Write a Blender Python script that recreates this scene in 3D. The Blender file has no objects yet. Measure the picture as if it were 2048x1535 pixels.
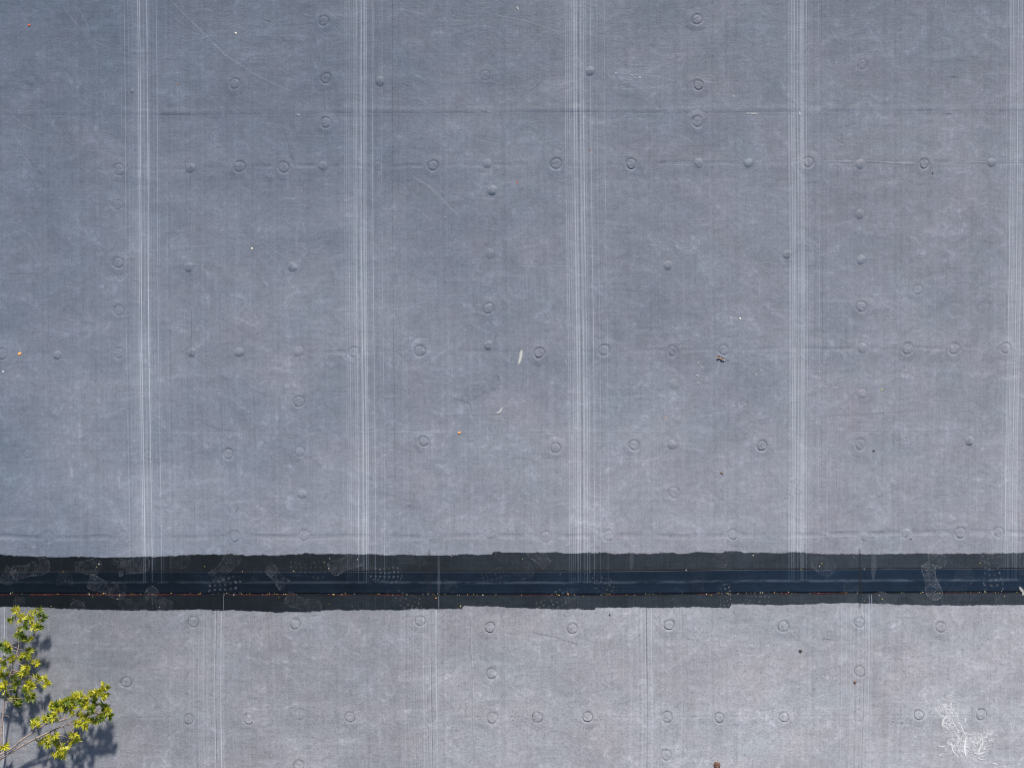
import bpy, math, random
import numpy as np
from mathutils import Vector, Matrix
random.seed(7)
rng = np.random.default_rng(11)

# ------------------------------------------------------------------ camera, sky, sun, exposure
S = 0.004                      # metres on the roof per photograph pixel
H = 9.0                        # camera height over the roof
scene = bpy.context.scene
cam_data = bpy.data.cameras.new('camera')
cam = bpy.data.objects.new('camera', cam_data)
scene.collection.objects.link(cam)
cam.location = (0, 0, H)
cam.rotation_euler = (0, 0, 0)
cam_data.sensor_width = 36
cam_data.lens = 36 * H / (2048 * S)
cam_data.clip_end = 500
scene.camera = cam

SUN_EL = math.radians(34)
SUN_AZ = math.atan2(0.14, 1.0)           # from +Y towards +X
world = bpy.data.worlds.new('World')
scene.world = world
world.use_nodes = True
wn = world.node_tree
sky = wn.nodes.new('ShaderNodeTexSky')
sky.sky_type = 'NISHITA'
sky.sun_disc = False
sky.sun_elevation = SUN_EL
sky.sun_rotation = SUN_AZ
wn.links.new(sky.outputs[0], wn.nodes['Background'].inputs[0])
wn.nodes['Background'].inputs[1].default_value = 0.09
sl = bpy.data.lights.new('sun', 'SUN')
sl.energy = 4.2
sl.angle = math.radians(3.5)
sl.color = (1.0, 0.93, 0.84)
sun = bpy.data.objects.new('sun', sl)
scene.collection.objects.link(sun)
sd = Vector((math.sin(SUN_AZ) * math.cos(SUN_EL), math.cos(SUN_AZ) * math.cos(SUN_EL), math.sin(SUN_EL)))
sun.rotation_euler = sd.to_track_quat('Z', 'Y').to_euler()
sun.location = sd * 20
scene.view_settings.view_transform = 'Standard'
scene.view_settings.look = 'None'
scene.view_settings.gamma = 1
scene.view_settings.exposure = 0.55
scene.cycles.filter_width = 1.05
scene.render.resolution_x = 1024
scene.render.resolution_y = 767

# ------------------------------------------------------------------ small helpers
def wx(px): return (px - 1024) * S
def wy(py): return (767.5 - py) * S

def tag(o, label=None, cat=None, group=None, kind=None):
    if label: o['label'] = label
    if cat: o['category'] = cat
    if group: o['group'] = group
    if kind: o['kind'] = kind
    return o

def empty(name, loc=(0, 0, 0), parent=None):
    o = bpy.data.objects.new(name, None)
    o.location = loc
    scene.collection.objects.link(o)
    o.parent = parent
    return o

def mesh_obj(name, verts, faces, mat=None, parent=None, smooth=True, attrs=None, uv=None, loc=None):
    me = bpy.data.meshes.new(name)
    verts = np.asarray(verts, dtype=np.float32)
    if loc is not None:
        verts = verts - np.asarray(loc, dtype=np.float32)
    me.from_pydata(verts.tolist(), [], faces)
    me.update()
    if smooth:
        me.polygons.foreach_set('use_smooth', [True] * len(me.polygons))
    for k, v in (attrs or {}).items():
        a = me.attributes.new(k, 'FLOAT', 'POINT')
        a.data.foreach_set('value', np.asarray(v, dtype=np.float32).ravel())
    if uv is not None:
        a = me.attributes.new('foot', 'FLOAT_VECTOR', 'POINT')
        a.data.foreach_set('vector', np.asarray(uv, dtype=np.float32).ravel())
    if mat: me.materials.append(mat)
    o = bpy.data.objects.new(name, me)
    scene.collection.objects.link(o)
    if loc is not None: o.location = loc
    o.parent = parent
    return o

def grid_faces(nx, ny):
    i = np.arange(nx - 1); j = np.arange(ny - 1)
    I, J = np.meshgrid(i, j)
    a = (J * nx + I).ravel()
    return np.stack([a, a + 1, a + nx + 1, a + nx], 1).tolist()

# gentle unevenness of the roof deck, shared by everything that lies on it
_w = [(rng.uniform(-1, 1), rng.uniform(-1, 1), rng.uniform(0, 6.28), rng.uniform(1.2, 5.5)) for _ in range(26)]
def deck(x, y):
    z = np.zeros_like(np.asarray(x, dtype=float))
    for a, b, p, k in _w:
        n = math.hypot(a, b)
        z = z + 0.0011 / k ** 1.0 * np.sin((a * x + b * y) / n * k + p)
    return z

# bands of roller lines: position at the top of the photo and drift towards the bottom
UPC = [-160, 274, 711, 1147, 1588, 2028, 2470]
UPD = [14, 11, 5, 9, 1, -13, -20]
LOC_ = [6, 440, 872, 1302, 1736, 2170]
def line_attrs(x, y, lower=False):
    x = np.asarray(x, float); y = np.asarray(y, float)
    px = x / S + 1024; py = 767.5 - y / S
    if lower:
        drift = np.interp(px, [0, 440, 1740, 2100], [0, 3, -3, -3]) * (py - 1215) / 320
        drift = drift + 1.5 * np.sin(py / 90.0 + px / 300.0)
        xw = px - drift
        env = np.zeros_like(xw)
        for c in LOC_:
            env += np.exp(-((xw - (c - 25)) / 42.0) ** 2)
    else:
        drift = np.interp(px, UPC, UPD) * py / 1100 + 1.2 * np.sin(py / 160.0 + px / 400.0)
        xw = px - drift
        env = np.zeros_like(xw)
        for c in UPC:
            env += np.exp(-((xw - (c + 5)) / 26.0) ** 2) + 0.45 * np.exp(-((xw - (c + 40)) / 45.0) ** 2)
    glow = np.zeros_like(xw)
    for c, o, sg, k in ([(c, *q) for c in LOC_ for q in ((-2, 9, .5), (-30, 22, .3))] if lower else
                        [(c, *q) for c in UPC for q in ((7, 10, .62), (4, 24, .26))]):
        glow += k * np.exp(-((xw - (c + o)) / sg) ** 2)
    return {'xw': xw / 100.0, 'env': np.clip(env, 0, 1.4), 'glow': glow}

# ------------------------------------------------------------------ node helpers
class NT:
    def __init__(s, name):
        s.m = bpy.data.materials.new(name); s.m.use_nodes = True
        s.t = s.m.node_tree
        s.b = s.t.nodes['Principled BSDF']
        s.out = s.t.nodes['Material Output']
        s._pos = None
    def n(s, typ, **kw):
        nd = s.t.nodes.new(typ)
        for k, v in kw.items(): setattr(nd, k, v)
        return nd
    def link(s, a, b): s.t.links.new(a, b)
    def put(s, v, sock):
        if isinstance(v, (int, float, tuple, list)): sock.default_value = v
        else: s.link(v, sock)
    def math(s, op, a, b=0.0, c=None, clamp=False):
        nd = s.n('ShaderNodeMath', operation=op, use_clamp=clamp)
        s.put(a, nd.inputs[0]); s.put(b, nd.inputs[1])
        if c is not None: s.put(c, nd.inputs[2])
        return nd.outputs[0]
    def add(s, a, b): return s.math('ADD', a, b)
    def mul(s, a, b): return s.math('MULTIPLY', a, b)
    def ma(s, a, b, c): return s.math('MULTIPLY_ADD', a, b, c)
    def pos(s):
        if s._pos is None: s._pos = s.n('ShaderNodeNewGeometry').outputs['Position']
        return s._pos
    def xyz(s):
        sp = s.n('ShaderNodeSeparateXYZ'); s.link(s.pos(), sp.inputs[0]); return sp.outputs
    def attr(s, name, out='Fac'):
        a = s.n('ShaderNodeAttribute'); a.attribute_name = name; return a.outputs[out]
    def mapped(s, scale=(1, 1, 1), rot=0.0, loc=(0, 0, 0)):
        mp = s.n('ShaderNodeMapping')
        s.link(s.pos(), mp.inputs[0])
        mp.inputs['Location'].default_value = loc
        mp.inputs['Rotation'].default_value = (0, 0, rot)
        mp.inputs['Scale'].default_value = scale
        return mp.outputs[0]
    def noise(s, vec, scale=1.0, detail=4, rough=0.55, dist=0.0, lac=2.0, off=0):
        """noise centred on 0, about -1..1"""
        nd = s.n('ShaderNodeTexNoise'); nd.noise_dimensions = '3D'
        s.link(vec, nd.inputs['Vector'])
        nd.inputs['Scale'].default_value = scale; nd.inputs['Detail'].default_value = detail
        nd.inputs['Roughness'].default_value = rough; nd.inputs['Distortion'].default_value = dist
        nd.inputs['Lacunarity'].default_value = lac
        return s.ma(nd.outputs['Fac'], 8.0, -4.0)
    def noise1(s, w, scale, detail=2, rough=0.6):
        nd = s.n('ShaderNodeTexNoise'); nd.noise_dimensions = '1D'
        s.put(w, nd.inputs['W'])
        nd.inputs['Scale'].default_value = scale; nd.inputs['Detail'].default_value = detail
        nd.inputs['Roughness'].default_value = rough
        return s.ma(nd.outputs['Fac'], 8.0, -4.0)
    def step(s, v, lo, hi):
        mr = s.n('ShaderNodeMapRange', clamp=True); mr.interpolation_type = 'SMOOTHSTEP'
        s.put(v, mr.inputs[0]); mr.inputs[1].default_value = lo; mr.inputs[2].default_value = hi
        return mr.outputs[0]
    def ramp_lines(s, xw, centre, lines, span=(-70, 130)):
        """thin lines across the roll width; each is (offset px, width px, -0.5..0.5)"""
        f = s.math('DIVIDE', s.math('SUBTRACT', xw, (centre + span[0]) / 100.0), (span[1] - span[0]) / 100.0)
        cr = s.n('ShaderNodeValToRGB'); cr.color_ramp.interpolation = 'CONSTANT'
        s.link(f, cr.inputs[0])
        e = cr.color_ramp.elements
        L = sorted(lines)[:15]
        e[0].position = 0; e[0].color = (.5, .5, .5, 1)
        e.remove(e[1])
        last = 0
        for o, w, a in L:
            p0 = max((o - span[0]) / (span[1] - span[0]), last + 0.0005)
            p1 = p0 + w / (span[1] - span[0])
            q = e.new(p0); q.color = (.5 + a,) * 3 + (1,)
            q = e.new(p1); q.color = (.5, .5, .5, 1)
            last = p1
        return s.math('SUBTRACT', cr.outputs[0], 0.5)
    def scale_col(s, col, f):
        v = s.n('ShaderNodeVectorMath', operation='SCALE')
        s.put(col, v.inputs[0]); s.put(f, v.inputs['Scale']); return v.outputs[0]
    def mix(s, f, a, b):
        m = s.n('ShaderNodeMix'); m.data_type = 'RGBA'
        s.put(f, m.inputs[0])
        s.put(a if not isinstance(a, tuple) else a + (1,), m.inputs[6])
        s.put(b if not isinstance(b, tuple) else b + (1,), m.inputs[7])
        return m.outputs[2]
    def vcomb(s, x=0, y=0, z=0):
        c = s.n('ShaderNodeCombineXYZ')
        s.put(x, c.inputs[0]); s.put(y, c.inputs[1]); s.put(z, c.inputs[2]); return c.outputs[0]
    def bump(s, h, strength=1.0, distance=0.001):
        b = s.n('ShaderNodeBump'); b.inputs['Strength'].default_value = strength
        b.inputs['Distance'].default_value = distance
        s.link(h, b.inputs['Height']); s.link(b.outputs[0], s.b.inputs['Normal'])

def lines_for(i, lower=False):
    r = random.Random(50 + i + (20 if lower else 0))
    L = []
    if lower:
        for o in (-62, -55, -44, -36, -27, -20): L.append((o + r.uniform(-2, 2), r.uniform(.9, 1.6), r.uniform(.10, .24) * r.choice((1, 1, 1, -.7))))
        L += [(-12, 1.6, .28), (-9.5, 1.6, -.30), (0, 2.0, .44), (4.5, 1.1, .24), (2.2, 1.2, -.1)]
        L += [(16 + r.uniform(0, 9), 1.0, .13), (38 + r.uniform(0, 9), 1.0, .14), (60 + r.uniform(0, 12), 1, -.12)]
    else:
        if i in (4, 5):
            for k in range(8): L.append((-13 + k * 3.6 + r.uniform(-1.2, 1.2) + (3 if k > 4 else 0), r.choice((1.0, 1.3, 2.0)) if k != 6 else 5.0, r.uniform(.18, .46)))
            L += [(24.5, 1.0, .3), (34, 1.2, .22), (49, 1.1, .22), (55, 1, -.15), (68, 1.0, .15), (86, 1.3, -.12)]
        elif i == 3:
            for k in range(5): L.append((-18 + k * 4.0 + r.uniform(-.6, .6), 1.2, r.uniform(.16, .3)))
            L += [(0, 1.8, .46), (4.2, 1.4, .4), (7, 3, -.14), (12, 1.6, .3), (18, 2.2, .44), (23, 1.3, .3), (33, 1.3, .36), (46, 1.1, .26), (49, 1, -.12), (61, 1.1, .2)]
        elif i == 2:
            for k in range(5): L.append((-24 + k * 4.4 + r.uniform(-.6, .6), 1.2, r.uniform(.14, .3)))
            L += [(-1, 2.0, .46), (3.5, 4, -.15), (10, 1.4, .38), (15, 2.2, .42), (19.5, 1.2, .3), (33, 1.4, .34), (38, 1, -.1), (51, 1.1, .22), (72, 1.1, -.2), (93, 1, -.14)]
        else:
            for k in range(4): L.append((-34 + k * 7.4 + r.uniform(-1, 1), 1.1, r.uniform(.1, .2)))
            L += [(0, 1.6, .46), (3.2, 1.3, .42), (6, 5, -.10), (17, 2.4, .46), (21, 1.1, .22), (36.5, 1.4, .26), (40, 1, .08), (57, 1.1, .12), (61, 1, -.13), (78, 1.1, .10), (104, 1.1, -.16)]
    return L

def streaks(t, lower=False, fade=None):
    xw = t.attr('xw'); env = t.attr('env')
    tot = None
    cs = LOC_ if lower else UPC
    for i, c in enumerate(cs):
        v = t.ramp_lines(xw, c, lines_for(i, lower))
        tot = v if tot is None else t.add(tot, v)
    # worn unevenly along their length
    wear = t.noise(t.mapped((70, .8, 1)), 1, 5, .7)
    wear2 = t.noise(t.mapped((5, 2.2, 1)), 1, 5, .65)
    tot = t.mul(tot, t.math('MAXIMUM', t.ma(wear, .45, t.ma(wear2, .35, .85)), .08))
    fine = t.mul(t.noise1(xw, 22, 3, .8), env)
    fine2 = t.noise1(xw, 9, 4, .75)
    return tot, fine, fine2, env

def membrane(name, TD, TL_, lower=False):
    t = NT(name)
    tot, fine, fine2, env = streaks(t, lower)
    P = t.mapped
    big = t.noise(P((.33, .4, 1)), 1, 5, .6, .3)
    cloud = t.noise(P((1.3, 1.7, 1), .3), 1, 7, .62, .6)
    blot = t.noise(P((5, 6, 1)), 1, 6, .68, 1.2)
    mott = t.noise(P((26, 28, 1)), 1, 5, .72, .5)
    weft = t.noise(P((5, 62, 1)), 1, 4, .7)       # fine horizontal weave
    warp = t.noise(P((70, 4, 1)), 1, 4, .7)
    weave = t.noise(P((130, 30, 1)), 1, 3, .7)
    weave2 = t.noise(P((28, 130, 1)), 1, 3, .7)
    grain = t.noise(P((95, 95, 1)), 1, 5, .85)
    scuff = t.noise(P((1.3, 9, 1), math.radians(35)), 1, 5, .7, .8)
    scuff2 = t.noise(P((1.1, 8, 1), math.radians(-38), (3, 1, 0)), 1, 5, .7, .8)
    m = t.ma(cloud, .04, 1.0)
    m = t.ma(blot, .07, m)
    m = t.ma(mott, .062, m)
    m = t.ma(weft, .018, m); m = t.ma(warp, .03, m)
    m = t.ma(weave, .030, m); m = t.ma(weave2, .014, m); m = t.ma(grain, .125 if not lower else .145, m)
    m = t.ma(t.step(scuff, .45, 1.5), .09, m); m = t.ma(t.step(scuff2, .5, 1.5), .09, m)
    m = t.ma(fine, .05, m); m = t.ma(fine2, .035, m)
    m = t.ma(env, .04 if not lower else .02, m)
    m = t.ma(t.math('MINIMUM', tot, 0.0), 1.1, m)
    # hair-fine pale and dark scribble of old rubber
    def web(sc, off, wdt, dist):
        nn = t.n('ShaderNodeTexNoise'); t.link(P((sc, sc, 1), 0, (off, off, off)), nn.inputs['Vector'])
        nn.inputs['Detail'].default_value = 3; nn.inputs['Roughness'].default_value = .6; nn.inputs['Distortion'].default_value = dist
        return t.step(t.math('ABSOLUTE', t.math('SUBTRACT', nn.outputs['Fac'], .5)), wdt, 0)
    patch = t.step(t.add(blot, mott), -.6, 1.8)
    m = t.ma(t.mul(web(42, 3, .022, 2.0), patch), .13, m)
    m = t.ma(t.mul(web(30, 8, .016, 3.0), t.math('SUBTRACT', 1.0, patch)), -.11, m)
    # light dusty patches with ragged edges
    dust = t.mul(t.step(blot, .35, 1.2), t.step(mott, -.3, .9))
    m = t.ma(dust, .20, m)
    # dark crack flecks in the old surface
    fl = t.n('ShaderNodeTexNoise'); fl.noise_dimensions = '3D'
    t.link(P((30, 30, 1)), fl.inputs['Vector']); fl.inputs['Detail'].default_value = 4; fl.inputs['Distortion'].default_value = 1.6
    thin = t.math('ABSOLUTE', t.math('SUBTRACT', fl.outputs['Fac'], .5))
    fleck = t.mul(t.step(thin, .03, .008), t.step(t.noise(P((42, 42, 1), 0, (4, 4, 4)), 1, 3, .6), .0, .7))
    flk = t.mul(fleck, t.math('MAXIMUM', t.ma(cloud, .3, .7), 0.0))
    m = t.ma(flk, -.62 if lower else -.16, m)
    # pin-prick spots, dark and pale
    vo = t.n('ShaderNodeTexVoronoi'); vo.inputs['Scale'].default_value = 16
    t.link(t.pos(), vo.inputs['Vector'])
    t_spot = t.mul(t.step(vo.outputs['Distance'], .055, .02), t.step(t.noise(P((9, 9, 1), 0, (5, 5, 5)), 1, 2), .35, .5))
    m = t.ma(t_spot, -.22, m)
    vo2 = t.n('ShaderNodeTexVoronoi'); vo2.inputs['Scale'].default_value = 11
    t.link(P((1, 1, 1), .4, (3, 2, 0)), vo2.inputs['Vector'])
    t_sp2 = t.mul(t.step(vo2.outputs['Distance'], .045, .015), t.step(t.noise(P((6, 6, 1), 0, (9, 5, 5)), 1, 2), .45, .6))
    m = t.ma(t_sp2, .3, m)
    hue = t.noise(P((1.8, 2.4, 1), 0, (7, 7, 0)), 1, 5, .6, .5)
    # backscattered sunlight painted into the base together with dust, paler to the lower right
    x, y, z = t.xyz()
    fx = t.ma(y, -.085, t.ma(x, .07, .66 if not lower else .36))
    dust_backscatter = t.step(t.ma(cloud, .05, t.ma(big, .11, fx)), -.15, 1.1)
    base = t.mix(dust_backscatter, TD, TL_)
    wsc = t.n('ShaderNodeVectorMath', operation='MULTIPLY'); 
    t.link(t.mix(t.math('MULTIPLY_ADD', hue, .22, .5, clamp=True), (.95, 1.01, 1.02), (1.05, .99, 1.0)), wsc.inputs[0]); t.link(base, wsc.inputs[1])
    col = wsc.outputs[0]
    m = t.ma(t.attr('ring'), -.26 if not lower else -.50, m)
    col = t.scale_col(col, t.math('MAXIMUM', m, .25))
    chalk = t.mul(t.attr('glow'), t.math('MAXIMUM', t.ma(t.noise(P((45, 2.0, 1)), 1, 5, .7), .28, t.ma(fine, .30, .62)), 0.0))
    chalk = t.ma(chalk, .30, t.mul(t.math('MAXIMUM', tot, 0.0), 1.15 if not lower else .95))
    col = t.mix(t.math('MULTIPLY', chalk, 1.0, clamp=True), col, (.46, .49, .54))
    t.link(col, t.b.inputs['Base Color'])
    t.b.inputs['Roughness'].default_value = .62
    t.b.inputs['Specular IOR Level'].default_value = .35
    t.b.inputs['Diffuse Roughness'].default_value = 1.0
    h = t.ma(grain, .10, t.ma(mott, .20, t.ma(blot, .55, t.ma(scuff, .25, t.ma(scuff2, .25, t.ma(fine, .12, t.mul(tot, .5)))))))
    if lower: h = t.ma(fleck, -.35, h)
    t.bump(h, .9, .0014)
    return t.m

M = {}
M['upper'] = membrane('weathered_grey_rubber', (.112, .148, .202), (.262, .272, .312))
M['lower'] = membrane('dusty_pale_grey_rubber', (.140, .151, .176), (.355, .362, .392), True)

def primer_mat():
    t = NT('black_primer')
    tot, fine, fine2, env = streaks(t, False)
    x, y, z = t.xyz()
    P = t.mapped
    cloud = t.noise(P((2, 3, 1)), 1, 6, .65, .6)
    mott = t.noise(P((22, 26, 1)), 1, 5, .7, .8)
    grain = t.noise(P((80, 80, 1)), 1, 4, .8)
    brush = t.noise(P((60, 3, 1)), 1, 4, .7)
    strip = t.noise(P((2, 55, 1)), 1, 4, .7)
    # the right-hand run has been walked on more and is dustier
    dusty = t.step(t.ma(cloud, .35, x), -4.6, 4.2)
    col = t.mix(dusty, (.0045, .0070, .0098), (.029, .0365, .046))
    m = t.ma(cloud, .10, 1.0); m = t.ma(mott, .10, m); m = t.ma(grain, .12, m); m = t.ma(brush, .10, m); m = t.ma(strip, .07, m)
    m = t.math('MAXIMUM', m, .3)
    col = t.scale_col(col, m)
    lines = t.mul(t.attr('line'), t.math('MAXIMUM', tot, 0.0))
    lines = t.ma(t.math('MAXIMUM', fine, 0.0), t.mul(t.attr('line'), .10), lines)
    col = t.mix(t.math('MULTIPLY', lines, .75, clamp=True), col, (.17, .20, .25))
    t.link(col, t.b.inputs['Base Color'])
    t.b.inputs['Roughness'].default_value = .6
    t.b.inputs['Specular IOR Level'].default_value = .15
    e = t.attr('edge')
    ragged = t.ma(t.noise(P((11, 45, 1)), 1, 6, .75, 1.0), .14, e)
    ragged = t.ma(grain, .06, ragged)
    a = t.step(ragged, .10, .34)
    t.link(a, t.b.inputs['Alpha'])
    t.bump(t.ma(mott, .3, t.mul(grain, .12)), .5, .0008)
    return t.m
M['primer'] = primer_mat()

def tape_mat():
    t = NT('blue_black_cover_tape')
    tot, fine, fine2, env = streaks(t, False)
    x, y, z = t.xyz()
    P = t.mapped
    cloud = t.noise(P((2.2, 3, 1)), 1, 6, .65, .6)
    mott = t.noise(P((20, 30, 1)), 1, 5, .7, .8)
    grain = t.noise(P((80, 80, 1)), 1, 4, .8)
    strip = t.noise(P((1.5, 70, 1)), 1, 4, .7)
    dusty = t.step(t.ma(cloud, .45, x), -4.6, 4.2)
    col = t.mix(dusty, (.0030, .0060, .0105), (.0105, .0205, .0370))
    m = t.ma(cloud, .12, 1.0); m = t.ma(mott, .09, m); m = t.ma(grain, .09, m); m = t.ma(strip, .08, m)
    dustp = t.mul(t.step(cloud, .3, 1.3), t.step(mott, -.2, 1.0))
    m = t.ma(dustp, .7, m)
    m = t.math('MAXIMUM', m, .3)
    col = t.scale_col(col, m)
    lines = t.mul(t.attr('line'), t.math('MAXIMUM', tot, 0.0))
    col = t.mix(t.math('MULTIPLY', lines, .45, clamp=True), col, (.12, .16, .22))
    mid = t.attr('mid')           # scuffed line along the lap below the tape
    mid = t.mul(mid, t.step(t.noise(P((6, 30, 1)), 1, 4, .7), -1.2, .8))
    col = t.mix(t.mul(mid, t.ma(dusty, .22, .07)), col, (.16, .20, .26))
    t.link(col, t.b.inputs['Base Color'])
    t.b.inputs['Roughness'].default_value = .5
    t.b.inputs['Specular IOR Level'].default_value = .14
    t.bump(t.ma(mott, .35, t.mul(grain, .1)), .5, .0010)
    return t.m
M['tape'] = tape_mat()

def plain(name, col, rough=.7, var=.25, scale=60, spec=.3, sub=None):
    t = NT(name)
    n = t.noise(t.mapped((scale, scale, scale)), 1, 4, .65)
    t.link(t.scale_col(col, t.math('MAXIMUM', t.ma(n, var, 1.0), .2)), t.b.inputs['Base Color'])
    t.b.inputs['Roughness'].default_value = rough
    t.b.inputs['Specular IOR Level'].default_value = spec
    return t.m
M['red'] = plain('faded_red_line', (.080, .016, .016), .6, .5, 25)
M['gap'] = plain('tape_edge_black', (.006, .006, .008), .6)
M['wall'] = plain('rendered_wall', (.42, .40, .37), .85, .12, 5)
M['coping'] = plain('grey_metal_coping', (.25, .26, .28), .4, .1, 3)
M['ground'] = plain('mown_grass', (.055, .085, .025), .9, .4, 8)
M['bark'] = plain('pale_pinkish_bark', (.30, .235, .20), .8, .28, 45)
M['orange'] = plain('orange_bud_scale', (.75, .34, .10), .6)
M['cream'] = plain('cream_husk', (.78, .68, .50), .6)
M['redbud'] = plain('red_bud_scale', (.55, .10, .05), .6)
M['yellow'] = plain('yellow_pollen_husk', (.42, .36, .09), .6)
M['white'] = plain('white_flake', (.75, .74, .70), .6)
M['deadleaf'] = plain('brown_dead_leaf', (.20, .075, .035), .6, .3, 150)
M['rust'] = plain('rusty_patch', (.13, .075, .058), .85, .4, 90)
M['darkdebris'] = plain('dark_debris', (.05, .045, .04), .8, .4, 150)

def leaf_mat():
    t = NT('fresh_green_leaf')
    oi = t.attr('tone')
    n = t.noise(t.mapped((55, 55, 55)), 1, 3, .6)
    f = t.ma(n, .16, oi)
    col = t.mix(t.step(f, 0, 1), (.060, .115, .008), (.50, .48, .030))
    t.link(col, t.b.inputs['Base Color'])
    t.b.inputs['Roughness'].default_value = .45
    t.b.inputs['Specular IOR Level'].default_value = .4
    tr = t.n('ShaderNodeBsdfTranslucent'); t.link(t.scale_col(col, 1.3), tr.inputs[0])
    mx = t.n('ShaderNodeMixShader'); mx.inputs[0].default_value = .30
    t.link(t.b.outputs[0], mx.inputs[1]); t.link(tr.outputs[0], mx.inputs[2])
    t.link(mx.outputs[0], t.out.inputs[0])
    return t.m
M['leaf'] = leaf_mat()
M['blossom'] = plain('pink_cream_blossom', (.62, .44, .26), .6, .25, 80)

# ------------------------------------------------------------------ ground and building
GZ = -3.6
gx = np.linspace(-60, 60, 61)
X, Y = np.meshgrid(gx, gx)
g = mesh_obj('ground', np.stack([X.ravel(), Y.ravel(), (GZ + .05 * np.sin(X * .3) * np.cos(Y * .23)).ravel()], 1), grid_faces(61, 61), M['ground'])
tag(g, kind='structure')

RX0, RX1, RY0, RY1 = -5.35, 7.4, -4.6, 5.6
bld = empty('building', ((RX0 + RX1) / 2, (RY0 + RY1) / 2, GZ))
tag(bld, 'building seen from straight above, flat grey rubber roof crossed by one black seam band', 'building')
BO = np.array(bld.location)
def bpart(name, verts, faces, mat, parent=None, **kw):
    v = np.asarray(verts, float)
    p = parent or bld
    o = mesh_obj(name, v, faces, mat, None, **kw)
    # keep world position while parented
    o.parent = p
    q = p; off = Vector((0, 0, 0))
    while q is not None:
        off += q.location; q = q.parent
    o.location = Vector(o.location) - off
    return o

def box(x0, x1, y0, y1, z0, z1):
    v = [(x0, y0, z0), (x1, y0, z0), (x1, y1, z0), (x0, y1, z0), (x0, y0, z1), (x1, y0, z1), (x1, y1, z1), (x0, y1, z1)]
    f = [(0, 3, 2, 1), (4, 5, 6, 7), (0, 1, 5, 4), (1, 2, 6, 5), (2, 3, 7, 6), (3, 0, 4, 7)]
    return v, f
v, f = box(RX0 + .05, RX1 - .05, RY0 + .05, RY1 - .05, GZ - .1, -.03)
bpart('wall', v, f, M['wall'], smooth=False)
for (a, b, c, d) in ((RX0 - .06, RX0 + .06, RY0 - .06, RY1 + .06), (RX1 - .06, RX1 + .06, RY0 - .06, RY1 + .06),
                     (RX0 + .06, RX1 - .06, RY0 - .06, RY0 + .06), (RX0 + .06, RX1 - .06, RY1 - .06, RY1 + .06)):
    v, f = box(a, b, c, d, -.12, .055)
    bpart('coping', v, f, M['coping'], smooth=False)

LAPY = wy(1166)
def sheet(x0, x1, y0, y1, z0, step, lower):
    nx = int((x1 - x0) / step) + 1; ny = int((y1 - y0) / step) + 1
    X, Y = np.meshgrid(np.linspace(x0, x1, nx), np.linspace(y0, y1, ny))
    X = X.ravel(); Y = Y.ravel()
    return np.stack([X, Y, deck(X, Y) + z0], 1), grid_faces(nx, ny), line_attrs(X, Y, lower)
ZU, ZL = .004, 0.0
v, f, a = sheet(RX0 + .06, RX1 - .06, LAPY, RY1 - .06, ZU, .03, False)
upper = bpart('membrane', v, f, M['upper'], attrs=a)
upper['label'] = 'blue grey upper membrane sheet above the black seam band'
v, f, a = sheet(RX0 + .06, RX1 - .06, RY0 + .06, LAPY + .04, ZL, .03, True)
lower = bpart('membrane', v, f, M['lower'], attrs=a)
lower['label'] = 'paler dusty lower membrane sheet below the black seam band'

# ------------------------------------------------------------------ fastener plates pressing through the membrane
UP = [(648,43,1,.8),(1394,40,1,1.1),(652,158,1,.8),(470,168,1,.8),(760,163,0,1.1),(1180,143,0,1.3),(1396,171,2,1),(970,152,1,.45),(1724,130,1,.6),
 (652,246,1,1),(1394,244,1,1.1),(265,183,3,.9),(60,162,0,.4),(83,338,0,.6),(238,340,1,.8),(381,336,0,1),(480,334,1,1),(567,335,1,1),(646,331,0,1),
 (757,332,1,.3),(866,332,1,1),(975,327,0,.8),(1112,328,1,1.1),(1262,328,2,1.1),(1397,326,0,1),(1497,326,0,1),(1616,325,1,1),(1720,328,0,1.2),
 (1848,328,2,1),(1983,325,0,1.1),(985,381,0,1.5),(236,410,1,.5),(1718,429,0,1),(1574,509,0,1.1),(980,507,0,.8),(1722,520,0,1.1),(30,470,0,.5),
 (236,526,1,1),(378,534,0,1.1),(585,534,0,1.2),(1336,530,0,1),(1722,613,1,1),(1836,580,1,.7),(238,621,1,.7),(977,617,1,1),(785,545,0,.3),
 (5,708,1,.7),(115,709,0,1.1),(238,706,1,.6),(384,704,0,1.2),(479,703,0,1),(597,702,0,.8),(707,704,1,.8),(840,702,1,1.1),(977,690,0,1.5),
 (1078,706,2,1.2),(1208,700,1,.9),(1345,702,2,.9),(1447,700,1,1),(1724,695,0,1),(1815,697,1,1.1),(1908,697,1,1.1),(2010,696,1,1),
 (598,803,1,.9),(1347,768,0,.6),(1724,787,0,.8),(847,882,1,1.1),(457,907,1,1.1),(600,903,1,.7),(297,910,1,.5),(58,907,1,.4),(1111,896,1,1.1),
 (1268,890,1,1.1),(1344,888,0,1.1),(1524,891,2,1.3),(1720,888,1,.9),(1939,882,0,1.4),(818,1009,3,.6),(605,987,0,.9),(1348,985,1,.8),(1758,990,3,.8),
 (97,1073,1,.6),(245,1073,1,.45),(470,1072,1,.7),(608,1070,1,.7),(860,1070,1,.4),(980,1068,1,.5),(1092,1073,1,.8),(1216,1070,1,.7),(1341,1060,0,.8),
 (1465,1068,1,.9),(1655,1073,3,.7),(1728,1072,0,.6),(1812,1065,0,.9),(1920,1065,1,1.2),(1997,1064,1,.8)]
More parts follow.
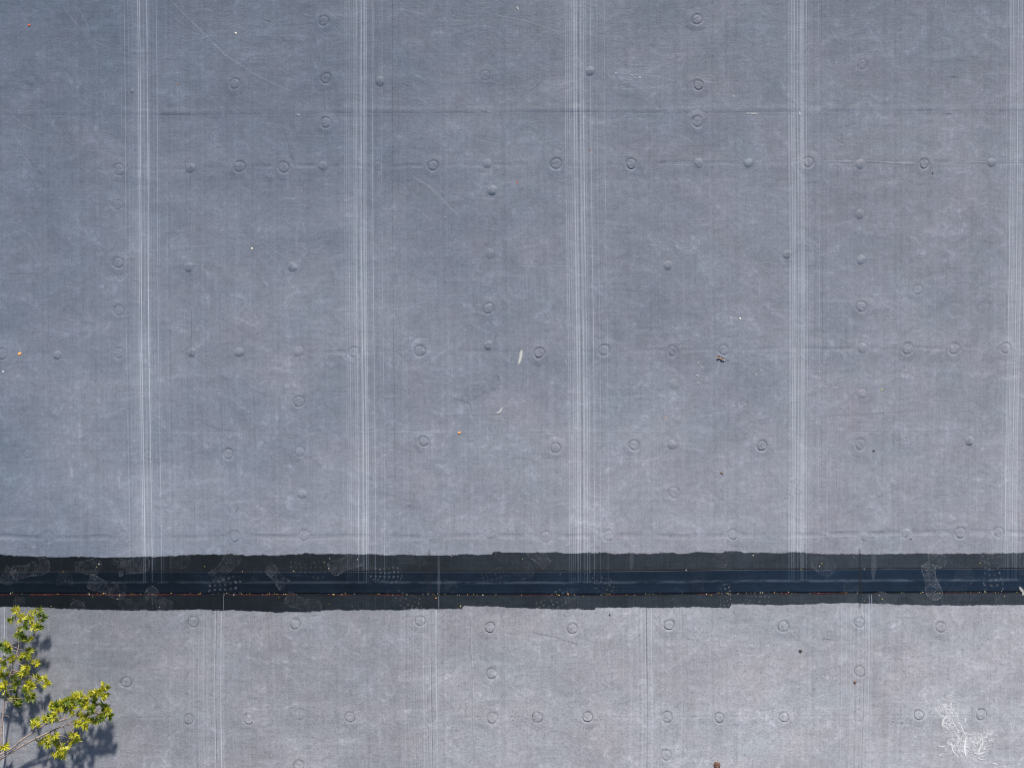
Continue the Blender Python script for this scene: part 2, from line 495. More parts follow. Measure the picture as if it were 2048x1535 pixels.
LO = [(387,1243,1,1),(591,1247,1,1),(840,1241,1,1),(980,1254,2,1.1),(1145,1256,1,1),(1338,1249,2,1.1),(1567,1252,1,1),(1718,1244,1,.9),(1881,1253,1,1),
 (253,1363,1,1),(983,1346,1,1),(1719,1342,1,.8),(378,1437,2,.8),(497,1437,2,.8),(700,1433,1,.9),(600,1427,1,.3),(985,1434,1,.9),(1074,1434,1,1),
 (1175,1433,2,1.2),(1334,1433,1,1),(1438,1434,1,1.1),(1567,1433,1,1),(1716,1430,1,.5),(1837,1429,1,1.1),(1962,1428,1,1.1),(1332,1509,1,.8),(598,1530,1,1),(862,1433,1,.4)]
def plate(px, py, kind, amp, lower):
    r = random.Random(px * 31 + py)
    cx, cy = wx(px), wy(py)
    base = (ZL if lower else ZU) + .0004
    R = .040 * r.uniform(.93, 1.06) * (.5 if kind == 3 else 1)
    ox, oy = r.uniform(-.005, .005), r.uniform(-.005, .005)      # plate sits a little skewed in its dimple
    tiltx, tilty = r.uniform(-.02, .03), r.uniform(-.04, .03)
    prof = {0: [(0, 3.6), (.35, 3.3), (.65, 2.4), (.9, 1.0), (1.02, .35), (1.15, .45), (1.45, .35), (1.8, .15), (2.2, 0)],
            3: [(0, 2.4), (.35, 2.1), (.65, 1.5), (.9, .7), (1.02, .3), (1.15, .3), (1.45, .2), (1.8, .1), (2.2, 0)],
            1: [(0, 1.5), (.3, 1.45), (.6, 1.4), (.84, 1.0), (.97, .1), (1.04, .15), (1.25, .8), (1.42, 1.15), (1.8, .75), (2.6, 0)],
            2: [(0, 1.5), (.3, 1.4), (.6, 1.5), (.80, 1.4), (.90, .1), (1.0, .1), (1.22, 1.0), (1.42, 1.25), (1.8, .8), (2.6, 0)]}[kind]
    rr = np.array([p[0] for p in prof]); hh = np.array([p[1] for p in prof])
    rad = np.array([0, .15, .3, .45, .55, .65, .73, .8, .86, .92, .98, 1.04, 1.1, 1.18, 1.28, 1.42, 1.6, 1.85, 2.2, 2.6])
    n = 40
    w1, w2 = r.uniform(0, 6.28), r.uniform(0, 6.28)
    V = [(cx, cy, hh[0])]
    for q in rad[1:]:
        for k in range(n):
            th = 2 * math.pi * k / n
            wob = 1 + .05 * math.sin(2 * th + w1) + .03 * math.sin(3 * th + w2)
            x = math.cos(th) * q * R * wob; y = math.sin(th) * q * R * wob
            h = float(np.interp(q, rr, hh))
            fall = max(0, 1 - q / 2.6)
            h += (tiltx * x + tilty * y) * 1000 * fall * .7 * (1 if q < 1.05 else .5) + (.25 * math.sin(2 * th + w2) + .15 * math.sin(5 * th + w1)) * fall
            sk = math.exp(-(q / 1.1) ** 4)
            V.append((cx + x + ox * sk * .5, cy + y + oy * sk * .5, max(h, 0.0)))
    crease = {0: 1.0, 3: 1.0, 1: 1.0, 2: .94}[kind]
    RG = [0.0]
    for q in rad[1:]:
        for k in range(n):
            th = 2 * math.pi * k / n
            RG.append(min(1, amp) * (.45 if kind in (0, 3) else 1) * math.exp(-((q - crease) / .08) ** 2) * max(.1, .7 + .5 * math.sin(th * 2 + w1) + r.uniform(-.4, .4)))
    V = np.array(V)
    V[:, 2] = V[:, 2] * .001 * (3.8 if kind in (1, 2) else 2.8) * amp
    V[:, 2] += deck(V[:, 0], V[:, 1]) + base
    V[-n:, 2] -= .0005
    F = [(0, 1 + k, 1 + (k + 1) % n) for k in range(n)]
    for j in range(len(rad) - 2):
        for k in range(n):
            a = 1 + j * n + k; b = 1 + j * n + (k + 1) % n
            F.append((a, a + n, b + n, b))
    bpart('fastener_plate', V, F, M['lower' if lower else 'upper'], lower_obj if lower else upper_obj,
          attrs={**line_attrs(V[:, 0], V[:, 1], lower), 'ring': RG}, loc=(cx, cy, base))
upper_obj, lower_obj = upper, lower
for p in UP: plate(*p, False)
for p in LO: plate(*p, True)

# ------------------------------------------------------------------ joints between insulation boards, showing as soft grooves and folds
def smooth_noise(n, every, seed):
    r = np.random.default_rng(seed)
    k = max(3, int(n / every) + 3)
    return np.interp(np.linspace(0, k - 1, n), np.arange(k), r.normal(size=k))
def joint(pts, width, depth, lower=False, seed=0, kind='groove', name='board_joint', segs=None, wob=1.2):
    """pts in photo pixels"""
    P = np.array(pts, float)
    d = np.concatenate([[0], np.cumsum(np.hypot(*np.diff(P, axis=0).T))])
    n = max(4, int(d[-1] / 3.5))
    s = np.linspace(0, d[-1], n)
    px = np.interp(s, d, P[:, 0]); py = np.interp(s, d, P[:, 1])
    tx = np.gradient(px); ty = np.gradient(py); L = np.hypot(tx, ty)
    nx, ny = -ty / L, tx / L
    off = smooth_noise(n, 9, seed) * wob * .6 + smooth_noise(n, 30, seed + 1) * wob
    px = px + nx * off; py = py + ny * off
    dep = np.clip(.75 + .4 * smooth_noise(n, 14, seed + 2), .05, 1.7)
    if segs:
        mask = np.zeros(n)
        for a, b, k in segs:
            c = (px if abs(P[-1, 0] - P[0, 0]) > abs(P[-1, 1] - P[0, 1]) else py)
            mask = np.maximum(mask, k * np.clip((c - a) / 12, 0, 1) * np.clip((b - c) / 12, 0, 1))
        dep = dep * mask
    t = np.sin(np.linspace(0, math.pi, n)) ; dep = dep * np.clip(t * 12, 0, 1)
    if kind == 'groove':
        prof = [(-3.2, -.4), (-1.6, .5), (-.55, 1.0), (-.35, .95), (0, .0), (.35, .95), (.55, 1.0), (1.6, .5), (3.2, -.4)]
    elif kind == 'lap':      # short drop facing one way (away from the sun) then a soft rise
        prof = [(-3.5, -.4), (-1.8, .5), (-.3, 1.0), (0, .1), (.2, .02), (.45, .22), (.9, .1), (1.5, -.4)]
    elif kind == 'ridge':
        prof = [(-1, -.4), (-.5, .2), (-.15, .8), (0, 1.1), (.15, .8), (.5, .2), (1, -.4)]
    for (qx, qy, qk, qa) in (LO if lower else UP):      # the sheet is held down flat around each plate
        dep = dep * (1 - np.exp(-(np.hypot(px - qx, py - qy) / (17 if qk in (1, 2) else 13)) ** 4))
    m = len(prof)
    V = []; base = (ZL if lower else ZU) + .0003
    for q, hgt in prof:
        X = wx(px + nx * q * width); Y = wy(py + ny * q * width)
        hz = np.where(hgt >= 0, hgt * depth * dep * 3.0, -.0005 / .4 * .4 * 2)
        V.append(np.stack([X, Y, deck(X, Y) + base + hz], 1))
    V = np.concatenate(V)
    bpart(name, V, grid_faces(n, m), M['lower' if lower else 'upper'], lower if False else (lower_obj if lower else upper_obj),
          attrs=line_attrs(V[:, 0], V[:, 1], lower), loc=(float(V[0, 0]), float(V[0, 1]), base))
joint([(-80, 232), (250, 230.5), (640, 227.5), (1000, 225), (1350, 226), (1700, 223), (2150, 222)], 5, .0009, seed=1, name='lap_seam', kind='lap', wob=.6)
joint([(-80, 340), (240, 339), (480, 335), (700, 331), (900, 331), (1110, 331), (1500, 326), (1700, 325.5), (2150, 325)], 11, .0022, seed=4,
      segs=[(-100, 240, .25), (240, 480, .4), (500, 640, 1), (640, 780, .35), (780, 1100, .8), (1130, 1250, .5), (1310, 1480, .7), (1480, 1640, .3), (1640, 2150, .5)])
joint([(1640, 324), (1750, 325), (1850, 326), (1990, 324), (2150, 324)], 8, .0012, seed=33, kind='ridge', wob=1.0)
joint([(1330, 327), (1400, 325), (1500, 326)], 8, .0009, seed=37, kind='ridge', wob=1.0)
joint([(-80, 709), (240, 706), (480, 704), (700, 703), (860, 703), (1078, 704), (1340, 701), (1500, 699), (1800, 697), (2150, 695)], 11, .0022, seed=9,
      segs=[(-100, 380, .35), (380, 640, .3), (640, 705, 1), (705, 900, .5), (900, 1200, .9), (1220, 1440, .8), (1450, 1600, .6), (1600, 1720, .9), (1720, 2150, 1)])
joint([(-80, 1075), (400, 1073), (900, 1071), (1300, 1070), (1700, 1067), (2150, 1064)], 13, .0034, seed=14, wob=1.5,
      segs=[(-100, 2150, .9)])
for k, (pts, w, d, kd) in enumerate([
        ([(609, 500), (607, 640), (600, 700), (597, 760), (592, 800)], 6, .0017, 'groove'), ([(592, 815), (592, 900), (590, 980)], 5, .0010, 'groove'),
        ([(604, 815), (603, 900), (606, 975)], 5, .0014, 'groove'),
        ([(976, 335), (977, 372)], 6, .0017, 'groove'), ([(975, 395), (976, 430), (977, 500)], 5, .0012, 'groove'),
        ([(1683, 180), (1684, 400), (1687, 560), (1688, 700)], 5, .0011, 'lap'), ([(1873, 20), (1873, 300), (1872, 900)], 4, .0007, 'groove'),
        ([(1720, 340), (1720, 420)], 5, .0010, 'ridge'), ([(1723, 440), (1723, 510)], 5, .0009, 'groove'), ([(1723, 530), (1722, 605)], 5, .0010, 'groove'),
        ([(652, 60), (652, 150)], 5, .0008, 'ridge'), ([(652, 170), (653, 240)], 5, .0008, 'ridge'), ([(653, 258), (652, 320)], 5, .0008, 'groove'),
        ([(1396, 60), (1396, 160)], 5, .0008, 'ridge'), ([(142, 0), (140, 240), (143, 700), (148, 1080)], 5, .0007, 'groove'),
        ([(238, 350), (238, 520)], 5, .0006, 'groove'), ([(380, 345), (379, 525)], 5, .0006, 'groove'), ([(238, 632), (239, 698)], 5, .0006, 'groove'),
        ([(608, 1000), (609, 1060)], 5, .0009, 'groove'), ([(1348, 790), (1346, 875)], 5, .0008, 'groove'), ([(1345, 905), (1347, 970)], 5, .0009, 'groove'),
        ([(1316, 80), (1324, 400), (1326, 700)], 4, .0007, 'groove'), ([(920, 60), (921, 260), (922, 330)], 4, .0008, 'groove')]):
    joint(pts, w, d, seed=60 + k * 3, kind=kd, wob=.8)
for k, (pts, w, d, kd) in enumerate([
        ([(-40, 1435), (500, 1434), (1200, 1433), (2100, 1429)], 6, .0008, 'groove'),
        ([(144, 1222), (147, 1300), (150, 1380), (152, 1450), (158, 1560)], 3.4, .0026, 'ridge'),
        ([(537, 1222), (545, 1340), (549, 1430), (554, 1560)], 3.4, .0028, 'ridge'), ([(941, 1226), (945, 1330), (947, 1430), (953, 1560)], 3.4, .0026, 'ridge'),
        ([(982, 1265), (983, 1330)], 4, .0007, 'groove'), ([(983, 1360), (985, 1420)], 4, .0008, 'groove'), ([(600, 1440), (601, 1515)], 4, .0010, 'ridge'),
        ([(1334, 1446), (1333, 1498)], 4, .0010, 'groove'), ([(1719, 1355), (1717, 1420)], 4, .0006, 'groove'), ([(2040, 1290), (2042, 1560)], 4, .0009, 'groove')]):
    joint(pts, w, d, lower=True, seed=160 + k * 3, kind=kd, wob=.6)

# ------------------------------------------------------------------ black seam band: primer, cover tape, red line
def ragged(n, seed, big=1.6, fine=.7, notch=3.0):
    r = np.random.default_rng(seed)
    e = smooth_noise(n, 70, seed + 1) * big + smooth_noise(n, 11, seed + 2) * fine * .7 + smooth_noise(n, 3, seed + 3) * fine * .5
    st = np.zeros(n); i = 0
    while i < n:
        L = r.integers(25, 110); st[i:i + L] = r.normal() * notch * .35; i += L
    return e + st
def strip(name, top, bot, z, mat, rows, extra, seed, rag=(1, 1), parent=None, x0=-330, x1=2860):
    n = int((x1 - x0) / 2.2)
    px = np.linspace(x0, x1, n)
    t = np.interp(px, top[0], top[1]) + (ragged(n, seed) * rag[0]); b = np.interp(px, bot[0], bot[1]) + (ragged(n, seed + 10) * rag[1])
    V = []; A = {'edge': [], 'line': [], 'mid': []}; xw = []; env = []
    for q in rows:
        py = t + (b - t) * q
        X, Y = wx(px), wy(py)
        zz = deck(X, Y) + z
        V.append(np.stack([X, Y, zz], 1))
        la = line_attrs(X, Y); xw.append(la['xw']); env.append(la['env'])
        for k, fn in extra.items(): A[k].append(fn(px, py, q) * np.ones(n))
    V = np.concatenate(V)
    at = {k: np.concatenate(a) for k, a in A.items() if a}
    at['xw'] = np.concatenate(xw); at['env'] = np.concatenate(env)
    return bpart(name, V, grid_faces(n, len(rows))[:], mat, parent, attrs=at, loc=(float(V[0, 0]), float(V[0, 1]), z))
band = empty('seam_band', (0, 0, 0)); band.parent = bld; band.location = Vector((wx(1024), wy(1162), .01)) - bld.location
bottomfix = lambda o: o
TOP = ([-400, 0, 105, 300, 430, 560, 630, 800, 882, 984, 986, 1160, 1340, 1600, 1700, 1850, 2048, 2900],
       [1112, 1110, 1113, 1113, 1109, 1106, 1105, 1109, 1109, 1108, 1102, 1102, 1106, 1103, 1106, 1105, 1100, 1098])
MID1 = ([-400, 0, 700, 1200, 1500, 2048, 2900], [1143, 1142, 1142, 1141, 1138, 1136, 1134])
MID2 = ([-400, 0, 700, 1200, 1500, 2048, 2900], [1186, 1185.5, 1186, 1187, 1184, 1182, 1180])
BOT = ([-400, 0, 200, 430, 590, 660, 925, 927, 1030, 1190, 1192, 1460, 1462, 1560, 1700, 2048, 2900],
       [1214, 1215, 1221, 1218, 1222, 1219, 1219, 1214, 1215, 1218, 1214, 1218, 1209, 1209, 1210, 1208, 1206])
edge_rows = [0, .06, .12, .2, .35, .6, .85, 1]
upr = strip('primer_coat', TOP, ([-400, 2900], [1152, 1146]), ZU + .0012, M['primer'], edge_rows,
            {'edge': lambda px, py, q: min(1, q / .2) if True else 0, 'line': lambda px, py, q: 1.0}, 300, (1, 0), band)
lower_rows = [0, .15, .4, .65, .8, .88, .94, 1]
lpr = strip('primer_coat', ([-400, 2900], [1176, 1172]), BOT, ZL + .0012, M['primer'], lower_rows,
            {'edge': lambda px, py, q: min(1, (1 - q) / .2), 'line': lambda px, py, q: .12}, 330, (0, 1), band)
# tape is a real strip with turned-down edges
rowsT = [0, .02, .06, .2, .42, .48, .52, .58, .8, .94, .98, 1]
tape = strip('cover_tape', MID1, MID2, ZU + .0030, M['tape'], rowsT,
             {'line': lambda px, py, q: 1.0 if q < .5 else 0.0,
              'mid': lambda px, py, q: 1.0 if q in (.48, .52) else 0.0}, 360, (.12, .12), band)
me = tape.data
co = np.empty(len(me.vertices) * 3, dtype=np.float32); me.vertices.foreach_get('co', co); co = co.reshape(-1, 3)
nn = len(co) // len(rowsT)
for j, dz in ((0, -.004), (len(rowsT) - 1, -.0058), (5, .0006), (6, .0006)):
    co[j * nn:(j + 1) * nn, 2] += dz
for j in (len(rowsT) - 5, len(rowsT) - 4, len(rowsT) - 3): co[j * nn:(j + 1) * nn, 2] -= .0006
me.vertices.foreach_set('co', co.ravel())
# thin black lines on either side of the tape, then the red print line
def thin_line(name, ref, off, w, z, mat, segs, seed):
    for a, b in segs:
        n = int((b - a) / 3) + 2
        px = np.linspace(a, b, n)
        py = np.interp(px, ref[0], ref[1]) + off + smooth_noise(n, 30, seed) * .22
        ww = w * np.clip(.85 + .35 * smooth_noise(n, 6, seed + 3), .25, 1.4)
        ww[0] = ww[-1] = .1
        V = []
        for q, hz in ((-.5, 0), (0, .0005), (.5, 0)):
            X, Y = wx(px), wy(py + q * ww)
            V.append(np.stack([X, Y, deck(X, Y) + z + hz], 1))
        V = np.concatenate(V)
        bpart(name, V, grid_faces(n, 3), mat, band, loc=tuple(float(c) for c in V[0])); seed += 7
thin_line('tape_edge_line', MID1, -1.0, 2.0, ZU + .0026, M['gap'], [(-300, 2700)], 400)
thin_line('tape_edge_line', MID2, 1.2, 3.0, ZL + .0024, M['gap'], [(-300, 2700)], 410)
thin_line('red_line', MID2, 3.0, 1.5, ZL + .0032, M['red'], [(-200, 38), (60, 405), (460, 595), (655, 703), (748, 812), (1560, 1580), (1620, 1695)], 420)
thin_line('red_line', MID2, 2.3, .8, ZL + .0032, M['red'], [(1035, 1120), (1210, 1275), (1395, 1430), (1880, 1960)], 450)

# ------------------------------------------------------------------ dusty shoe prints
def foot_mat(name, pattern, col=(.25, .265, .30), strength=.34):
    t = NT(name)
    f = t.attr('foot', 'Vector')
    sp = t.n('ShaderNodeSeparateXYZ'); t.link(f, sp.inputs[0])
    u, v = sp.outputs[0], sp.outputs[1]       # u along the sole 0..1 (times length), v across -1..1
    if pattern == 'chevron':
        av = t.math('ABSOLUTE', v)
        zz = t.math('PINGPONG', t.mul(v, 1.0), .5)
        w = t.math('SINE', t.ma(zz, 10.0, t.mul(u, 92.0)))
        tread = t.step(w, -.35, .35)
    elif pattern == 'blocks':
        a = t.math('SINE', t.ma(t.mul(v, v), 3.0, t.mul(u, 58.0))); b = t.math('SINE', t.ma(v, 11.0, t.ma(u, 5.0, 1.57)))
        tread = t.mul(t.step(a, -.1, .4), t.step(b, -.2, .4))
    else:
        nn_ = t.n('ShaderNodeTexNoise'); t.link(f, nn_.inputs['Vector']); nn_.inputs['Scale'].default_value = 9; nn_.inputs['Detail'].default_value = 4
        w = t.math('SINE', t.ma(nn_.outputs[0], 16.0, t.mul(u, 105.0)))
        tread = t.step(w, -.6, .9)
    wear = t.step(t.noise(t.mapped((16, 16, 1)), 1, 5, .75, .8), -1.0, 1.1)
    gr = t.step(t.noise(t.mapped((150, 150, 1)), 1, 3, .8), -1.2, 1.0)
    e = t.attr('edge')
    if pattern == 'blocks':
        a_ = t.mul(t.ma(e, .12, t.mul(tread, .85)), wear)
    else:
        a_ = t.mul(t.ma(t.math('POWER', e, 2.0), .55, t.ma(tread, .34, .13)), wear)
    a_ = t.mul(t.mul(a_, gr), t.mul(t.attr('power'), strength * 2.0))
    t.link(t.math('MINIMUM', a_, .9), t.b.inputs['Alpha'])
    t.b.inputs['Base Color'].default_value = (*col, 1)
    t.b.inputs['Roughness'].default_value = .9
    return t.m
M['f_chev'] = foot_mat('dust_wavy_tread', 'chevron')
M['f_block'] = foot_mat('dust_block_tread', 'blocks')
M['f_fine'] = foot_mat('dust_fine_tread', 'fine')
M['f_white'] = foot_mat('pale_dust_tread', 'fine', (.55, .56, .6), .42)
M['f_dark'] = foot_mat('damp_fine_tread', 'fine', (.085, .10, .135), .5)
M['f_dblk'] = foot_mat('damp_block_tread', 'blocks', (.09, .10, .13), .5)

# half widths along the sole, heel to toe
SOLE = [(0, 0), (.015, .10), (.05, .165), (.12, .19), (.22, .185), (.34, .155), (.45, .15), (.56, .175), (.68, .205), (.78, .215), (.87, .195), (.94, .15), (.985, .08), (1, 0)]
def footprint(px, py, ang, length, mat, power=1.0, part=(0, 1), seed=0, z=None, width=1.0):
    """px,py = centre of the visible part; ang = direction of the toe in photo degrees (0 right, 90 up)"""
    S0 = np.array(SOLE)
    us = np.unique(np.clip(np.linspace(part[0], part[1], 26), 0, 1))
    hw = np.interp(us, S0[:, 0], S0[:, 1]) * width
    rows = [-1, -.9, -.8, -.4, 0, .4, .8, .9, 1]
    a = math.radians(ang); ca, sa = math.cos(a), math.sin(a)
    V = []; UV = []; E = []
    mid = (part[0] + part[1]) / 2
    for q in rows:
        L = (us - mid) * length
        W = hw * q * length
        bend = .03 * length * np.sin(us * math.pi)
        X = wx(px + L * ca - (W + bend) * -sa * -1 if False else px + L * ca + (W + bend) * sa)
        Y = wy(py - L * sa + (W + bend) * ca)
        V.append((X, Y)); UV.append(np.stack([us, np.full_like(us, q), np.zeros_like(us) + seed * .37], 1))
        e = np.full_like(us, .55 if abs(q) == 1 else (1.0 if abs(q) > .85 else 0.0))
        if part[1] >= .99: e[-1] = 1; e[-2] = max(e[-2], .8)
        if part[0] <= .01: e[0] = 1; e[1] = max(e[1], .8)
        E.append(e)
    X = np.concatenate([v[0] for v in V]); Y = np.concatenate([v[1] for v in V])
    pyv = 767.5 - Y / S
    # lies on whatever is beneath it
    zz = np.where((pyv > 1132) & (pyv < 1192), ZU + .0050, np.where(pyv < 1142, ZU + .0030, ZL + .0052)) if z is None else np.full_like(X, z)
    if z is None:
        zz = np.where(pyv > 1192, ZL + .0050, zz); zz = np.where(pyv < 1140, ZU + .0036, zz)
        zz = np.maximum(zz, ZL + .005)
    Z = deck(X, Y) + zz
    VV = np.stack([X, Y, Z], 1)
    bpart('footprint', VV, grid_faces(len(us), len(rows)), mat, bld, attrs={'edge': np.concatenate(E), 'power': np.full(len(X), power)},
          uv=np.concatenate(UV), loc=(float(X.mean()), float(Y.mean()), float(Z.mean())))
FP = [ # px, py, angle, length, material, power, part
 (62, 1136, 15, 82, 'f_fine', .55, (.0, 1)), (16, 1150, 70, 70, 'f_fine', .6, (.0, .55)), (178, 1131, 2, 80, 'f_fine', .5, (.3, 1)), (240, 1122, -8, 46, 'f_fine', .6, (.0, .6)),
 (268, 1129, 12, 84, 'f_fine', .6, (.2, 1)), (216, 1172, -18, 84, 'f_fine', .65, (.02, 1)), (318, 1198, -42, 80, 'f_fine', .7, (0, .8)), (38, 1203, 80, 60, 'f_fine', .45, (0, .4)),
 (155, 1213, 90, 74, 'f_fine', .6, (.62, 1)), (128, 1155, 90, 80, 'f_fine', .35, (.65, 1)), (452, 1128, 48, 84, 'f_fine', .45, (.1, 1)), (452, 1169, 2, 96, 'f_block', .62, (.2, .95)),
 (554, 1150, -48, 66, 'f_chev', .75, (0, .8)), (690, 1124, 25, 86, 'f_fine', .85, (0, .85)), (607, 1205, -18, 78, 'f_fine', .5, (0, 1)), (268, 1205, 5, 70, 'f_fine', .3, (0, .9)),
 (773, 1146, -6, 82, 'f_block', .75, (.2, 1)), (828, 1114, -3, 72, 'f_chev', .4, (.2, 1)), (816, 1200, -30, 84, 'f_block', .6, (.25, 1)), (512, 1148, 70, 40, 'f_block', .4, (.2, .8)),
 (900, 1172, 160, 60, 'f_fine', .35, (0, .5)), (1030, 1122, -40, 92, 'f_fine', .3, (0, 1)), (990, 1150, 10, 80, 'f_block', .25, (.3, 1)), (1106, 1200, 25, 84, 'f_block', .7, (.2, 1)),
 (1200, 1163, -30, 84, 'f_block', .4, (.1, 1)), (1140, 1195, 80, 60, 'f_chev', .4, (0, .7)), (1444, 1113, 60, 80, 'f_chev', .6, (0, .55)), (1452, 1189, -80, 78, 'f_block', .85, (0, .6)),
 (1518, 1195, -10, 84, 'f_block', .55, (.3, 1)), (1636, 1122, -32, 86, 'f_chev', .55, (.1, 1)), (1300, 1205, 75, 70, 'f_chev', .3, (.4, 1)), (1346, 1210, 80, 70, 'f_chev', .35, (.6, 1)),
 (1697, 1190, 80, 74, 'f_chev', .4, (.2, .9)), (1773, 1197, -12, 74, 'f_fine', .8, (.0, .6)), (1842, 1200, 10, 74, 'f_chev', .5, (.45, 1)), (1864, 1162, -76, 80, 'f_chev', 1.45, (0, 1)),
 (1876, 1117, -74, 84, 'f_chev', 1.25, (.55, 1)), (1981, 1109, 0, 76, 'f_fine', .7, (.4, 1)), (1987, 1146, -88, 100, 'f_block', .75, (.1, .98)), (1996, 1206, 65, 74, 'f_fine', .6, (.6, 1)),
 (2040, 1118, -60, 76, 'f_chev', .4, (.1, 1)), (1210, 1180, 0, 50, 'f_block', .25, (.3, 1)), (620, 1136, -5, 90, 'f_block', .22, (.1, 1)), (1395, 1150, 85, 74, 'f_fine', .22, (.2, 1)),
 (1915, 1172, 60, 92, 'f_fine', .25, (0, 1)), (360, 1120, 0, 70, 'f_fine', .3, (.4, 1))]
for i, (px, py, an, L, m_, pw, pt) in enumerate(FP): footprint(px, py, an, L, M[m_], pw, pt, seed=i)
FM = [(965, 772, 28, 78, 'f_dark', .75, (0, 1), 0), (272, 1478, 52, 84, 'f_white', .9, (.05, 1), 1), (1075, 1110, 130, 80, 'f_white', .3, (.3, 1), 0), (792, 402, 60, 80, 'f_white', .35, (.2, 1), 0),
 (1835, 628, 70, 84, 'f_white', .4, (.1, 1), 0), (1900, 575, 80, 70, 'f_dark', .3, (.2, 1), 0), (1420, 118, 80, 66, 'f_dblk', .45, (.3, 1), 0), (1580, 990, 60, 80, 'f_dblk', .3, (.1, 1), 0),
 (1806, 884, 0, 60, 'f_dblk', .6, (.3, 1), 0), (1045, 1442, -30, 70, 'f_dblk', .5, (.2, 1), 1), (1803, 1438, -10, 80, 'f_dblk', .65, (.3, 1), 1), (640, 1450, 40, 76, 'f_white', .35, (.2, 1), 1),
 (1445, 730, 80, 74, 'f_white', .3, (.1, 1), 0), (1220, 500, 85, 74, 'f_white', .3, (.2, 1), 0), (560, 110, 40, 70, 'f_white', .25, (.2, 1), 0), (1680, 950, 20, 84, 'f_white', .3, (.1, 1), 0),
 (420, 930, -25, 84, 'f_white', .25, (0, 1), 0), (760, 780, 80, 80, 'f_white', .25, (0, 1), 0), (900, 1180 + 90, 140, 70, 'f_dark', .3, (.5, 1), 1), (1660, 1345, 5, 74, 'f_dblk', .4, (.2, 1), 1),
 (345, 1010, 60, 76, 'f_white', .3, (0, 1), 0), (1380, 590, 100, 60, 'f_white', .25, (0, 1), 0), (1150, 1250, -20, 90, 'f_dark', .4, (.1, 1), 1), (250, 1275, 70, 74, 'f_white', .35, (0, 1), 1),
 (1905, 1250, 20, 60, 'f_white', .5, (.4, 1), 1), (240, 300, -60, 60, 'f_white', .25, (0, 1), 0)]
for i, (px, py, an, L, m_, pw, pt, lo) in enumerate(FM):
    footprint(px, py, an, L, M[m_], pw, pt, seed=i + 70, z=(ZL if lo else ZU) + .0034)

# ------------------------------------------------------------------ scuffs, smears and lime stain lying on the membrane
def smear_mat(name, col, aniso, strength, lo=-.1, hi=.8, dist=1.2):
    t = NT(name)
    f = t.attr('foot', 'Vector')
    nd = t.n('ShaderNodeTexNoise'); mp = t.n('ShaderNodeMapping'); t.link(f, mp.inputs[0]); mp.inputs['Scale'].default_value = (aniso[0], aniso[1], 1)
    t.link(mp.outputs[0], nd.inputs['Vector']); nd.inputs['Scale'].default_value = 1; nd.inputs['Detail'].default_value = 6; nd.inputs['Roughness'].default_value = .7
    nd.inputs['Distortion'].default_value = dist
    n = t.ma(nd.outputs[0], 4, -2)
    a = t.mul(t.step(t.add(n, t.ma(t.attr('edge'), 1.6, -.9)), lo, hi), t.mul(t.attr('power'), strength))
    a = t.mul(a, t.step(t.attr('edge'), 0, .25))
    t.link(a, t.b.inputs['Alpha']); t.b.inputs['Base Color'].default_value = (*col, 1); t.b.inputs['Roughness'].default_value = .85
    return t.m
M['smear'] = smear_mat('dried_white_smear', (.50, .50, .48), (7, 9), .85, -.5, 1.0)
M['scuff'] = smear_mat('pale_scuff', (.40, .43, .49), (5, 3.5), .38, -.2, 1.6)
M['dscuff'] = smear_mat('dark_scuff', (.06, .07, .095), (5, 2.5), .55, 0, .9)
M['scuff_soft'] = smear_mat('pale_fold_light_line', (.36, .40, .47), (.6, 1.0), .5, -2.6, 1.2)  # lit side of folds put into colour; also thin roller lines
M['dscuff_soft'] = smear_mat('painted_fold_shade', (.012, .018, .028), (.6, 1.0), .8, -2.6, 1.2)  # shaded side of folds put into colour
def ribbon(name, pts, width, mat, power, z, seed=0, parent=None, taper=True):
    P = np.array(pts, float)
    d = np.concatenate([[0], np.cumsum(np.hypot(*np.diff(P, axis=0).T))])
    n = max(6, int(d[-1] / 5)); s = np.linspace(0, d[-1], n)
    px = np.interp(s, d, P[:, 0]); py = np.interp(s, d, P[:, 1])
    tx = np.gradient(px); ty = np.gradient(py); L = np.hypot(tx, ty); nx, ny = -ty / L, tx / L
    w = width * (np.clip(.9 + .25 * smooth_noise(n, 4, seed), .4, 1.6)) * (np.sin(np.linspace(.12, math.pi - .12, n)) ** .5 if taper else 1)
    V = []; E = []; UV = []
    for q, e in ((-1, 0), (-.5, .7), (0, 1), (.5, .7), (1, 0)):
        X, Y = wx(px + nx * q * w / 2), wy(py + ny * q * w / 2)
        V.append(np.stack([X, Y, deck(X, Y) + z], 1))
        ee = np.full(n, float(e)); ee[0] = ee[-1] = 0; E.append(ee)
        UV.append(np.stack([s / 10.0 + seed * 3.3, np.full(n, q * w / 6), np.zeros(n)], 1))
    V = np.concatenate(V)
    return bpart(name, V, grid_faces(n, 5), mat, parent or bld, attrs={'edge': np.concatenate(E), 'power': np.full(len(V), power)}, uv=np.concatenate(UV), loc=tuple(float(c) for c in V[0]))
def sc(pts, w, mat, p, lo=0, s=0): ribbon('scuff_mark', pts, w, M[mat], p, (ZL if lo else ZU) + .0029, seed=s)
